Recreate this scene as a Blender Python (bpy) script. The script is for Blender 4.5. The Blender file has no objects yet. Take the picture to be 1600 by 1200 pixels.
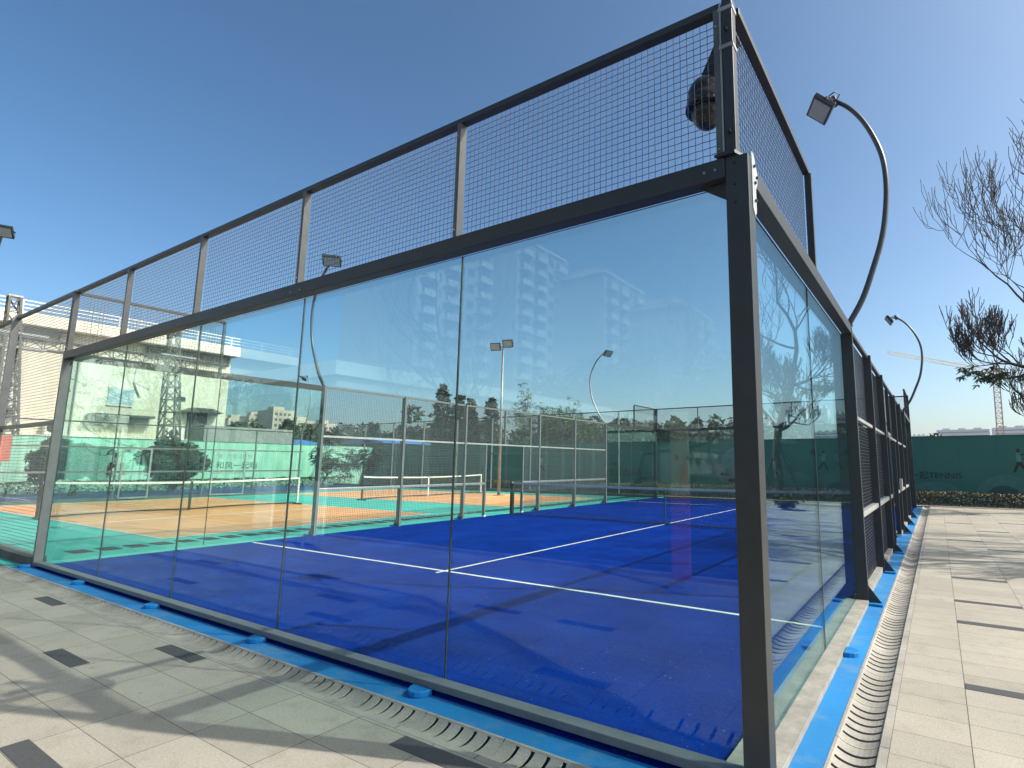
import bpy, math, random
from mathutils import Vector, Matrix, noise
R = math.radians
PI = math.pi
sc = bpy.context.scene
# ------------------------------------------------------------------ camera
cd = bpy.data.cameras.new('camera')
cam = bpy.data.objects.new('camera', cd); sc.collection.objects.link(cam); sc.camera = cam
YAW, PITCH, ROLL = -0.5521, 0.14589, 0.00542
Fw = Vector((math.sin(YAW)*math.cos(PITCH), math.cos(YAW)*math.cos(PITCH), math.sin(PITCH)))
Rt = Vector((math.cos(YAW), -math.sin(YAW), 0)); Up = Rt.cross(Fw)
R2 = Rt*math.cos(ROLL) + Up*math.sin(ROLL); U2 = -Rt*math.sin(ROLL) + Up*math.cos(ROLL)
m = Matrix((R2, U2, -Fw)).transposed().to_4x4()
m.translation = Vector((0.84336, -2.74134, 1.45462))
cam.matrix_world = m
cd.sensor_width = 36; cd.lens = 856.70835/1600*36
cd.shift_x = (800-932.95)/1600
cd.clip_start = 0.05; cd.clip_end = 6000
# ------------------------------------------------------------------ sky, sun, exposure
SUN = Vector((1.05, 0.40, 1.0)).normalized()
w = bpy.data.worlds.new('World'); sc.world = w; w.use_nodes = True
wn = w.node_tree.nodes; wl = w.node_tree.links
sky = wn.new('ShaderNodeTexSky'); sky.sky_type = 'NISHITA'; sky.sun_disc = False
sky.sun_elevation = math.asin(SUN.z); sky.sun_rotation = math.atan2(SUN.x, SUN.y)
sky.altitude = 0; sky.air_density = 0.75; sky.dust_density = 2.8; sky.ozone_density = 1.6
wg = wn.new('ShaderNodeGamma'); wg.inputs[1].default_value = 1.22
wh = wn.new('ShaderNodeHueSaturation'); wh.inputs['Saturation'].default_value = 1.17
wb = wn.new('ShaderNodeMix'); wb.data_type = 'RGBA'; wb.blend_type = 'MULTIPLY'; wb.inputs[0].default_value = 1; wb.inputs[7].default_value = (1.0, 1.07, .93, 1)
wl.new(sky.outputs[0], wg.inputs[0]); wl.new(wg.outputs[0], wh.inputs['Color']); wl.new(wh.outputs[0], wb.inputs[6]); wl.new(wb.outputs[2], wn['Background'].inputs[0])
wn['Background'].inputs[1].default_value = 0.128
sd = bpy.data.lights.new('sun', 'SUN'); sd.energy = 5.0; sd.angle = R(0.53); sd.color = (1, 0.94, 0.86)
so = bpy.data.objects.new('sun', sd); sc.collection.objects.link(so)
so.rotation_euler = (-SUN).to_track_quat('-Z', 'Y').to_euler(); so.location = (20, 8, 30)
sc.view_settings.view_transform = 'Standard'; sc.view_settings.look = 'None'
sc.view_settings.exposure = 0.42; sc.view_settings.gamma = 1
c_ = sc.cycles
c_.use_denoising = True; c_.max_bounces = 12; c_.transparent_max_bounces = 64
c_.glossy_bounces = 5; c_.diffuse_bounces = 3; c_.caustics_reflective = False; c_.caustics_refractive = False
c_.sample_clamp_indirect = 6
# ------------------------------------------------------------------ materials
class NT:
    def __init__(s, name):
        s.m = bpy.data.materials.new(name); s.m.use_nodes = True
        s.n = s.m.node_tree.nodes; s.l = s.m.node_tree.links
        s.b = s.n['Principled BSDF']; s.out = s.n['Material Output']
    def new(s, t, **k):
        n = s.n.new('ShaderNode'+t)
        for a, v in k.items(): setattr(n, a, v)
        return n
    def link(s, a, b):
        if isinstance(a, (int, float)): b.default_value = a
        else: s.l.new(a, b)
    def math(s, op, a, b=0.0, c=0.0):
        n = s.new('Math', operation=op); s.link(a, n.inputs[0]); s.link(b, n.inputs[1]); s.link(c, n.inputs[2]); return n.outputs[0]
    def noise(s, scale, detail=4, rough=.55, vec=None, dim='3D'):
        n = s.new('TexNoise'); n.inputs['Scale'].default_value = scale; n.inputs['Detail'].default_value = detail
        n.inputs['Roughness'].default_value = rough
        s.l.new(vec if vec is not None else s.pos(), n.inputs['Vector']); return n.outputs['Fac']
    def pos(s):
        if not hasattr(s, '_p'): s._p = s.new('NewGeometry').outputs['Position']
        return s._p
    def ramp(s, fac, stops):
        n = s.new('ValToRGB'); s.l.new(fac, n.inputs[0]); e = n.color_ramp.elements
        while len(e) < len(stops): e.new(0.5)
        for x, (p, c) in zip(e, stops): x.position = p; x.color = (*c, 1) if len(c) == 3 else c
        return n.outputs[0]
    def mix(s, fac, a, b, mode='MIX'):
        n = s.new('Mix', data_type='RGBA', blend_type=mode)
        s.link(fac, n.inputs[0])
        for v, i in ((a, 6), (b, 7)):
            if isinstance(v, tuple): n.inputs[i].default_value = (*v, 1)
            else: s.l.new(v, n.inputs[i])
        return n.outputs[2]
    def col(s, v):
        if isinstance(v, tuple): s.b.inputs['Base Color'].default_value = (*v, 1)
        else: s.l.new(v, s.b.inputs['Base Color'])
        return s
    def rough(s, r): s.link(r, s.b.inputs['Roughness']); return s
    def bump(s, h, strength=.3, dist=.01):
        n = s.new('Bump'); n.inputs['Strength'].default_value = strength; n.inputs['Distance'].default_value = dist
        s.l.new(h, n.inputs['Height']); s.l.new(n.outputs[0], s.b.inputs['Normal']); return s
def scl(c, k): return tuple(min(1, x*k) for x in c)
def plain(name, c, rough=.6, var=.15, scale=6, metal=0, spec=.5, bump=0, bscale=80):
    t = NT(name)
    t.col(t.ramp(t.noise(scale), [(.3, scl(c, 1-var)), (.7, scl(c, 1+var))])).rough(rough)
    t.b.inputs['Metallic'].default_value = metal; t.b.inputs['Specular IOR Level'].default_value = spec
    if bump: t.bump(t.noise(bscale, 3), bump, .004)
    return t.m
M = {}
M['frame'] = plain('painted_steel', (.026, .029, .031), .45, .12, 9, spec=.5, bump=.05, bscale=200)
M['post'] = plain('mesh_post_steel', (.085, .09, .092), .4, .12, 9)
M['rail'] = plain('grey_painted_steel', (.14, .15, .15), .45, .12, 7)  # paler copy of the frame steel, carrying its sunlit tone
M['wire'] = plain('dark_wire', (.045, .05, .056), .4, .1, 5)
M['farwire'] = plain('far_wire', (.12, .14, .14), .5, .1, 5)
M['alu'] = plain('aluminium', (.55, .55, .53), .35, .1, 10, metal=.6)
M['galv'] = plain('galvanised_steel', (.30, .31, .32), .45, .25, 3, metal=.3)
M['black'] = plain('black_plastic', (.018, .019, .02), .3, .1, 5)
M['lampgrey'] = plain('lamp_lens', (.30, .33, .36), .25, .1, 30)
M['lens'] = plain('led_lens', (.10, .15, .24), .2, .5, 60)
M['seal'] = plain('joint_seal', (.02, .03, .032), .5)
M['blueplate'] = plain('blue_rubber_cover', (.004, .16, .44), .5, .12, 8)
M['white'] = plain('white_paint', (.74, .74, .70), .5, .05, 6)
M['tape'] = plain('net_tape', (.45, .50, .56), .6, .1, 6)
M['blacktape'] = plain('dark_net_tape', (.05, .07, .11), .45, .1, 6)
M['netcord'] = plain('net_cord', (.015, .02, .03), .7)
M['bark'] = plain('bark', (.04, .034, .03), .9, .35, 5, bump=.6, bscale=25)
M['pole'] = plain('floodlight_pole_steel', (.05, .056, .06), .35, .1, 4)
M['cream'] = plain('cream_panel', (.80, .62, .48), .6)
M['red'] = plain('red_panel', (.50, .14, .09), .6)
M['skin'] = plain('skin', (.45, .27, .19), .6)
M['burgundy'] = plain('burgundy_cloth', (.16, .025, .035), .8, .2, 12)
M['denim'] = plain('denim', (.02, .035, .09), .85, .2, 20)
M['hair'] = plain('hair', (.012, .010, .009), .6)
M['ink'] = plain('printed_ink', (.008, .012, .014), .6)
M['inkgrey'] = plain('printed_grey', (.22, .24, .24), .6, .5, 2.5)
M['inkorange'] = plain('printed_orange', (.35, .10, .03), .6)  # orange cast of the mirrored banner stand, put into the print colour
M['roofblue'] = plain('blue_sheet_roof', (.05, .22, .58), .5, .2, .4)
M['concdark'] = plain('dark_concrete', (.10, .10, .095), .85, .3, 2)
M['bluecloth'] = plain('grey_blue_panel', (.30, .36, .40), .6)
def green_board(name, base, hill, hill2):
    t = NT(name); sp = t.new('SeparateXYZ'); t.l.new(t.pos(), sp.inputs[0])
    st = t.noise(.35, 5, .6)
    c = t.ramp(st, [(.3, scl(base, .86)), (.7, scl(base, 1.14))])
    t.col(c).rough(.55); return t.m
M['hoard'] = green_board('green_printed_board', (.016, .16, .135), 0, 0)  # far hoarding: its shaded tone put into the green
t = NT('mint_board')     # the left hoarding: sunlit tone put into the colour, streaked with grime
mp = t.new('Mapping'); mp.inputs['Scale'].default_value = (1, 2.2, .25); t.l.new(t.pos(), mp.inputs[0])
st = t.noise(1.6, 6, .6, mp.outputs[0])
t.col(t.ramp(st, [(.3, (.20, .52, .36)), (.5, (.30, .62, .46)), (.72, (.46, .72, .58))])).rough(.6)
M['hoardleft'] = t.m
M['hill'] = plain('printed_hill_light', (.04, .20, .17), .55)
M['hilldark'] = plain('printed_hill_dark', (.008, .09, .075), .55)
M['hillpale'] = plain('printed_pale_green', (.09, .25, .22), .55)
# glass: thin-sheet reflection on both faces, green tint, a film of dust
t = NT('tempered_glass'); t.n.remove(t.b)
g = t.new('NewGeometry')
ior = t.math('ADD', t.math('MULTIPLY', g.outputs['Backfacing'], 1/1.5-1.5), 1.5)
fr = t.new('Fresnel'); t.l.new(ior, fr.inputs[0])
tr = t.new('BsdfTransparent'); tr.inputs[0].default_value = (.87, .935, .915, 1)
gl = t.new('BsdfGlossy'); gl.inputs[0].default_value = (.58, .82, .90, 1); gl.inputs[1].default_value = 0.0
m1 = t.new('MixShader'); t.l.new(fr.outputs[0], m1.inputs[0]); t.l.new(tr.outputs[0], m1.inputs[1]); t.l.new(gl.outputs[0], m1.inputs[2])
df = t.new('BsdfDiffuse'); df.inputs[0].default_value = (.62, .68, .64, 1)
tl = t.new('BsdfTranslucent'); tl.inputs[0].default_value = (.62, .68, .64, 1)
m3 = t.new('MixShader'); m3.inputs[0].default_value = .5; t.l.new(df.outputs[0], m3.inputs[1]); t.l.new(tl.outputs[0], m3.inputs[2])
dust = t.math('MULTIPLY_ADD', t.noise(1.3, 6, .65), .006, .0)
m2 = t.new('MixShader'); t.l.new(dust, m2.inputs[0]); t.l.new(m1.outputs[0], m2.inputs[1]); t.l.new(m3.outputs[0], m2.inputs[2])
t.l.new(m2.outputs[0], t.out.inputs[0]); M['glass'] = t.m
M['glassedge'] = plain('glass_edge', (.02, .09, .08), .2)
M['windowglass'] = plain('window_glass', (.05, .07, .09), .12, .3, .4, spec=.8)
# paving
t = NT('granite_paving'); sp = t.new('SeparateXYZ'); t.l.new(t.pos(), sp.inputs[0])
tx = t.math('DIVIDE', t.math('SUBTRACT', sp.outputs[0], .89), .6)
ty = t.math('DIVIDE', t.math('ADD', sp.outputs[1], .55), .3)
fx, fy = t.math('FRACT', tx), t.math('FRACT', ty)
ix, iy = t.math('FLOOR', tx), t.math('FLOOR', ty)
ex = t.math('MINIMUM', fx, t.math('SUBTRACT', 1.0, fx)); ey = t.math('MINIMUM', fy, t.math('SUBTRACT', 1.0, fy))
jx = t.math('LESS_THAN', ex, .0042); jy = t.math('LESS_THAN', ey, .0085)
joint = t.math('MAXIMUM', t.math('MULTIPLY', jx, .95), t.math('MULTIPLY', jy, .75))
cmb = t.new('CombineXYZ'); t.l.new(ix, cmb.inputs[0]); t.l.new(iy, cmb.inputs[1])
wnz = t.new('TexWhiteNoise', noise_dimensions='3D'); t.l.new(cmb.outputs[0], wnz.inputs['Vector'])
base = t.ramp(wnz.outputs[0], [(0, (.32, .295, .245)), (1, (.385, .355, .295))])
grain = t.noise(90, 3, .7)
base = t.mix(1.0, base, t.ramp(grain, [(.32, (.76, .76, .76)), (.62, (1.08, 1.08, 1.06))]), 'MULTIPLY')
base = t.mix(1.0, base, t.ramp(t.noise(.9, 5), [(.3, (.84, .84, .85)), (.6, (.97, .97, .96))]), 'MULTIPLY')
base = t.mix(t.math('MULTIPLY', t.math('GREATER_THAN', t.noise(9, 1, .5), .80), .5), base, (.10, .09, .08))
base = t.mix(1.0, base, t.ramp(t.noise(5.5, 7, .7), [(.34, (.86, .85, .83)), (.5, (1, 1, 1))]), 'MULTIPLY')
t.col(t.mix(joint, base, (.05, .045, .04))).rough(.75)
t.bump(t.math('SUBTRACT', grain, t.math('MULTIPLY', joint, 2)), .25, .003)
M['paving'] = t.m
M['inlay'] = plain('charcoal_granite', (.055, .055, .056), .7, .2, 60, bump=.3)
t = NT('cast_stone_channel')
t.col(t.mix(1.0, t.ramp(t.noise(2.2, 6, .65), [(.3, (.20, .19, .165)), (.7, (.38, .355, .31))]), t.ramp(t.noise(120, 2), [(.3, (.8, .8, .8)), (.7, (1.1, 1.1, 1.1))]), 'MULTIPLY')).rough(.85)
t.bump(t.noise(60, 4), .5, .004); M['channel'] = t.m
M['void'] = plain('drain_bottom', (.012, .012, .012), .9)  # near-black stands for the shade inside the drain slots
def paint(name, c, amount=.14, dirt=None, ds=.5):
    t = NT(name)
    a = t.ramp(t.noise(.6, 6, .6), [(.3, scl(c, 1-amount)), (.7, scl(c, 1+amount))])
    a = t.mix(1.0, a, t.ramp(t.noise(140, 2), [(.3, (.86, .86, .86)), (.7, (1.1, 1.1, 1.1))]), 'MULTIPLY')
    if dirt: a = t.mix(t.math('MULTIPLY', t.ramp(t.noise(3.1, 8, .7), [(.5, (0, 0, 0)), (.74, (1, 1, 1))]), ds), a, dirt)
    t.col(a).rough(.75); t.bump(t.noise(160, 2), .3, .003); return t.m
M['teal'] = paint('teal_acrylic', (.07, .50, .41))
M['orange'] = paint('orange_acrylic', (.86, .40, .16), .1)
M['bluecourt'] = paint('navy_court', (.012, .05, .22))
M['bluestrip'] = paint('sky_blue_paint', (.004, .165, .42), .3, (.16, .24, .27), .6)
t = NT('blue_turf')
fib = t.noise(230, 2, .8); clump = t.noise(38, 4, .75); wear = t.noise(1.1, 6, .62)
mp = t.new('Mapping'); mp.inputs['Scale'].default_value = (.9, 3.2, 1); mp.inputs['Rotation'].default_value = (0, 0, .35); t.l.new(t.pos(), mp.inputs[0])
drift = t.noise(1.5, 9, .74, mp.outputs[0])
a = t.ramp(wear, [(.3, (.0001, .014, .16)), (.52, (.0001, .022, .22)), (.7, (.0003, .031, .27))])
a = t.mix(1.0, a, t.ramp(clump, [(.32, (.55, .6, .66)), (.5, (.95, .95, .96)), (.68, (1.5, 1.42, 1.3))]), 'MULTIPLY')
a = t.mix(1.0, a, t.ramp(fib, [(.3, (.6, .65, .7)), (.7, (1.35, 1.3, 1.25))]), 'MULTIPLY')
sandy = t.ramp(drift, [(.52, (0, 0, 0)), (.62, (.35, .35, .35)), (.74, (1, 1, 1))])
grains = t.math('MULTIPLY_ADD', t.math('GREATER_THAN', t.noise(70, 3, .8), .56), .42, .015)
a = t.mix(t.math('MULTIPLY', sandy, grains), a, (.12, .18, .28))
specks = t.math('GREATER_THAN', t.noise(46, 1, .5), .765)
a = t.mix(t.math('MULTIPLY', specks, .5), a, (.45, .48, .48))
t.col(a).rough(.95); t.b.inputs['Specular IOR Level'].default_value = .0
t.bump(fib, .6, .006); M['turf'] = t.m
t = NT('curb_concrete')
t.col(t.ramp(t.noise(5, 7, .7), [(.3, (.16, .152, .13)), (.5, (.235, .225, .20)), (.7, (.34, .325, .28))])).rough(.8); M['curb'] = t.m
M['lawn'] = plain('lawn', (.03, .045, .018), .95, .4, 3, bump=.6, bscale=60)
M['earth'] = plain('earth', (.12, .11, .08), .95, .3, .05)
def leafmat(name, c, c2):
    t = NT(name)
    oi = t.noise(1.1, 3); big = t.ramp(oi, [(.35, c), (.65, c2)])
    fine = t.ramp(t.noise(9, 2), [(.3, (.65, .65, .65)), (.7, (1.3, 1.3, 1.2))])
    t.col(t.mix(1.0, big, fine, 'MULTIPLY')).rough(.6); return t.m
M['leaf'] = leafmat('leaf_green', (.035, .07, .02), (.06, .10, .03))
M['dryleaf'] = leafmat('dark_dry_leaf', (.05, .07, .025), (.10, .09, .045))
M['darkleaf'] = leafmat('dark_conifer', (.010, .020, .009), (.02, .034, .013))
M['woodleaf'] = leafmat('distant_foliage', (.018, .034, .014), (.045, .06, .024))
M['brightleaf'] = leafmat('bright_leaf', (.09, .14, .04), (.16, .18, .08))
M['hedgeleaf'] = leafmat('hedge_leaf', (.05, .06, .02), (.085, .065, .03))
def wallmat(name, a, b, sc_=.3, streak=True):
    t = NT(name); v = None
    if streak:
        mp = t.new('Mapping'); mp.inputs['Scale'].default_value = (1, 1, .22); t.l.new(t.pos(), mp.inputs[0]); v = mp.outputs[0]
    t.col(t.ramp(t.noise(sc_, 8, .65, v), [(.32, a), (.66, b)])).rough(.8); return t.m
M['station'] = wallmat('stained_cream_render', (.50, .47, .36), (.72, .69, .56), .45)
M['fascia'] = wallmat('cream_fascia', (.74, .68, .56), (.80, .74, .62), .2)
M['towerwall'] = wallmat('tower_render', (.34, .31, .27), (.42, .38, .33), .1)
M['towertrim'] = wallmat('tower_trim', (.48, .47, .45), (.54, .53, .50), .1)
M['townwall'] = wallmat('town_render', (.42, .36, .30), (.58, .50, .42), .06)
M['farwall'] = wallmat('far_blue_grey', (.40, .43, .46), (.48, .50, .52), .02)  # pale bluish tone puts distance haze into the wall colour
M['pavwall'] = wallmat('grey_facade', (.20, .21, .21), (.28, .29, .29), .2)
M['cranered'] = plain('crane_paint', (.50, .20, .12), .6)
M['greybox'] = plain('grey_container', (.27, .28, .28), .7)
M['louvre'] = plain('dark_louvre', (.05, .05, .055), .6)
M['windowblue'] = plain('blue_window', (.30, .42, .48), .3)

# ------------------------------------------------------------------ builders
COL = sc.collection
class MB:
    def __init__(s): s.v = []; s.f = []; s.mi = []
    def add(s, vs, fs, mi=0):
        o = len(s.v); s.v += [tuple(v) for v in vs]
        s.f += [tuple(o+i for i in f) for f in fs]; s.mi += [mi]*len(fs); return s
    def box(s, a, b, mi=0):
        x0, y0, z0 = (min(a[i], b[i]) for i in range(3)); x1, y1, z1 = (max(a[i], b[i]) for i in range(3))
        return s.add([(x0,y0,z0),(x1,y0,z0),(x1,y1,z0),(x0,y1,z0),(x0,y0,z1),(x1,y0,z1),(x1,y1,z1),(x0,y1,z1)],
                     [(0,3,2,1),(4,5,6,7),(0,1,5,4),(1,2,6,5),(2,3,7,6),(3,0,4,7)], mi)
    def tube(s, pts, rad, n=6, cap=True, mi=0, ph=0):
        pts = [Vector(p) for p in pts]; k = len(pts)
        if isinstance(rad, (int, float)): rad = [rad]*k
        ref = None; vs = []
        for i, p in enumerate(pts):
            d = (pts[min(i+1, k-1)] - pts[max(i-1, 0)])
            if d.length < 1e-9: d = Vector((0, 0, 1))
            d.normalize()
            if ref is None: ref = Vector((0, 0, 1)) if abs(d.z) < .9 else Vector((1, 0, 0))
            x = (ref - d*ref.dot(d))
            if x.length < 1e-4: x = d.orthogonal()
            x.normalize(); ref = x; y = d.cross(x)
            for j in range(n):
                a = 2*PI*j/n + ph; vs.append(p + x*(rad[i]*math.cos(a)) + y*(rad[i]*math.sin(a)))
        fs = [(i*n+j, i*n+(j+1) % n, (i+1)*n+(j+1) % n, (i+1)*n+j) for i in range(k-1) for j in range(n)]
        if cap: fs += [tuple(range(n-1, -1, -1)), tuple((k-1)*n+j for j in range(n))]
        return s.add(vs, fs, mi)
    def bar(s, p, q, r, n=4): return s.tube([p, q], r, n, True, 0, PI/4)
    def sphere(s, c, r, nu=14, nv=9, v0=-PI/2, v1=PI/2, mi=0):
        if isinstance(r, (int, float)): r = (r, r, r)
        vs = []; fs = []
        for i in range(nv+1):
            a = v0 + (v1-v0)*i/nv
            for j in range(nu):
                b = 2*PI*j/nu
                vs.append((c[0]+r[0]*math.cos(a)*math.cos(b), c[1]+r[1]*math.cos(a)*math.sin(b), c[2]+r[2]*math.sin(a)))
        for i in range(nv):
            for j in range(nu): fs.append((i*nu+j, i*nu+(j+1) % nu, (i+1)*nu+(j+1) % nu, (i+1)*nu+j))
        return s.add(vs, fs, mi)
    def prism(s, poly, n, mi=0):     # polygon (3-D points) swept along vector n
        k = len(poly); n = Vector(n); a = [Vector(p) for p in poly]; b = [p+n for p in a]
        return s.add(a+b, [tuple(range(k-1, -1, -1)), tuple(range(k, 2*k))] + [(i, (i+1) % k, k+(i+1) % k, k+i) for i in range(k)], mi)
    def build(s, name, mat, parent=None, smooth=False, mats=None, bevel=0):
        me = bpy.data.meshes.new(name)
        o = bpy.data.objects.new(name, me)
        off = Vector((0, 0, 0)); p = parent
        while p is not None: off += p.location; p = p.parent
        me.from_pydata([tuple(Vector(v)-off) for v in s.v], [], s.f)
        for mm in (mats or [mat]): me.materials.append(M[mm])
        if mats: me.polygons.foreach_set('material_index', s.mi)
        if smooth: me.polygons.foreach_set('use_smooth', [True]*len(me.polygons))
        me.update(); COL.objects.link(o)
        if parent is not None: o.parent = parent
        if bevel:
            b = o.modifiers.new('bevel', 'BEVEL'); b.width = bevel; b.segments = 2; b.limit_method = 'ANGLE'
        return o
def tag(o, label, cat, group=None, kind=None):
    if label: o['label'] = label
    if cat: o['category'] = cat
    if group: o['group'] = group
    if kind: o['kind'] = kind
    return o
def root(name, loc, label, cat, group=None):
    o = bpy.data.objects.new(name, None); COL.objects.link(o); o.location = loc; o.empty_display_size = .2
    return tag(o, label, cat, group)
def struct(name, mb, mat, kind='structure', **k):
    o = mb.build(name, mat, **k); o['kind'] = kind; return o
def copy_tree(o, parent=None):
    c = o.copy(); COL.objects.link(c)
    if parent is not None: c.parent = parent
    for ch in list(o.children): copy_tree(ch, c)
    return c
def sheet(x0, x1, y0, y1, z): return MB().add([(x0,y0,z),(x1,y0,z),(x1,y1,z),(x0,y1,z)], [(0,1,2,3)])
class Wall:      # local frame: a along the wall, n outward, z up
    def __init__(s, axis, at, sgn): s.axis, s.at, s.s = axis, at, sgn
    def P(s, a, n, z):
        return (a, s.at+s.s*n, z) if s.axis == 'y' else (s.at+s.s*n, a, z)
    def box(s, mb, a0, a1, n0, n1, z0, z1, mi=0): return mb.box(s.P(a0, n0, z0), s.P(a1, n1, z1), mi)
    def wires(s, a0, a1, z0, z1, n=.03, pitch=.042, r=.0020, sides=4):
        mb = MB()
        k = max(2, round((a1-a0)/pitch)); h = max(1, round((z1-z0)/pitch))
        for i in range(1, k):
            a = a0+(a1-a0)*i/k; mb.tube([s.P(a, n, z0), s.P(a, n, z1)], r, sides, False, 0, PI/4)
        for i in range(1, h):
            z = z0+(z1-z0)*i/h; mb.tube([s.P(a0, n+r*1.6, z), s.P(a1, n+r*1.6, z)], r, sides, False, 0, PI/4)
        return mb
    def crimped(s, a0, a1, z0, z1, n=.03, pitch=.042, r=.0021):
        mb = MB(); k = round((a1-a0)/pitch); h = round((z1-z0)/pitch)
        for i in range(1, k):
            a = a0+(a1-a0)*i/k
            mb.tube([s.P(a, n+(r if (i+j) % 2 else -r), z0+(z1-z0)*j/h) for j in range(h+1)], r, 4, False, 0, PI/4)
        for j in range(1, h):
            z = z0+(z1-z0)*j/h
            mb.tube([s.P(a0+(a1-a0)*i/k, n-(r if (i+j) % 2 else -r), z) for i in range(k+1)], r, 4, False, 0, PI/4)
        return mb

# ------------------------------------------------------------------ ground
struct('ground', sheet(-1400, 1400, -1400, 1600, -.35), 'earth')
mb = MB(); TH = -.3
def slab(x0, x1, y0, y1, z1=0): mb.box((x0, y0, TH), (x1, y1, z1))
slab(-60, 40, -4.05, -.525); slab(.525, 40, -.525, 21.0)
struct('paving', mb, 'paving')
mb = MB()
IN = [(-7.53, -.66), (-5.13, -1.16), (-4.53, -.66), (-3.36, -1.745), (-1.71, -.66), (-2.31, -1.76), (-8.73, -1.46), (-6.33, -1.76),
      (.89, 1.84), (.89, 3.66), (.89, 4.63), (.89, 6.13), (1.49, 9.4), (2.09, 7.6), (2.69, 5.3), (.89, 10.6), (1.49, 12.7), (2.69, 11.2), (2.09, 3.05), (1.49, .95), (2.09, 15.1), (.89, 14.5), (3.29, 8.2), (3.89, 13.3), (3.29, 17.1), (1.49, 17.9)]
random.seed(4)
for i in range(70): IN.append((.89+.6*random.randint(-40, -6), -.56-.3*random.randint(4, 40)))
for i in range(40): IN.append((.89+.6*random.randint(0, 14), -.46-.3*random.randint(2, 30)))
for x, y in IN: mb.box((x+.004, y, -.05), (x+.596, y+.11, .003))
struct('paving_inlay', mb, 'inlay')
mb = MB(); mb.box((-10.12, -.10, TH), (0, 20.1, 0)); struct('court_turf', mb, 'turf')
mb = MB()
mb.box((-10.3, -.275, TH), (.26, -.102, -.004)); mb.box((.02, -.100, TH), (.26, 20.4, -.002)); struct('blue_strip', mb, 'bluestrip')
mb = MB(); mb.box((-27.0, -.1, TH), (-10.12, 21.0, -.003)); mb.box((-27, -.27, TH), (-10.3, -.102, -.004)); struct('court_floor', mb, 'teal')
mb = MB()
for (x0, x1, y0, y1) in ((-25.35, -11.95, 2.1, 8.75), (-25.35, -11.95, 12.0, 18.3)): mb.box((x0, y0, -.1), (x1, y1, .001))
struct('orange_court_surface', mb, 'orange')
mb = MB(); mb.box((-35, -12, TH), (-27.0, 21.0, 0)); struct('navy_court_surface', mb, 'bluecourt')
mb = MB(); Z = .005
for (x0, x1, y0, y1) in ((-25.35, -11.95, 2.1, 8.75), (-25.35, -11.95, 12.0, 18.3)):
    for X in (x0, x1-.05, -20.8, -16.6): mb.box((X, y0, -.02), (X+.05, y1, Z))
    for Y in (y0, y1-.05): mb.box((x0+.05, Y, -.02), (x1-.05, Y+.05, Z+.001))
    mb.box((x0+.05, (y0+y1)/2-.025, -.02), (-20.8, (y0+y1)/2+.025, Z+.001)); mb.box((-16.55, (y0+y1)/2-.025, -.02), (x1-.05, (y0+y1)/2+.025, Z+.001))
# padel lines, slightly wavy woven tape
def wavy(p, q, wd, z, seed):
    p, q = Vector(p), Vector(q); d = (q-p).normalized(); s = Vector((-d.y, d.x, 0)); L = (q-p).length; k = int(L/.12)
    vs = []
    for i in range(k+1):
        o = noise.noise(Vector((i*.33, seed, 0)))*.006; e = noise.noise(Vector((i*.9, seed+9, 0)))*.004
        c = p+d*(L*i/k)+s*o; vs += [c-s*(wd/2+e)+Vector((0,0,z)), c+s*(wd/2+e)+Vector((0,0,z))]
    mb.add(vs, [(2*i, 2*i+2, 2*i+3, 2*i+1) for i in range(k)])
wavy((-9.99, 2.81, 0), (-.01, 2.81, 0), .05, .005, 1); wavy((-9.99, 17.0, 0), (-.01, 17.0, 0), .05, .005, 2)
wavy((-5, 2.65, 0), (-5, 9.93, 0), .05, .007, 3); wavy((-5, 10.07, 0), (-5, 17.1, 0), .05, .007, 4)
for X, Y in ((-33.5, 0), (-27.8, 0)): mb.box((X, -9, -.02), (X+.05, 17, .004))
mb.box((-33.4, 4, -.02), (-27.8, 4.05, .0045))
struct('court_lines', mb, 'white')
mb = MB(); mb.box((-60, 21.0, TH), (40, 21.25, .02)); mb.box((-35.0, -12, TH), (-35.15, 21.0, .06)); mb.box((-60, -4.17, TH), (40, -4.05, .05)); struct('kerb', mb, 'channel')
struct('lawn', MB().box((-60, -60, TH), (40, -4.17, .02)), 'lawn', kind='structure')  # unseen dark ground, added to darken what the near glass reflects
mb = MB(); mb.box((-60, 21.25, TH), (40, 23.2, .0)); mb.box((-36.5, -30, TH), (-35.15, 21, .0)); struct('planting_bed_soil', mb, 'earth')

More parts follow.
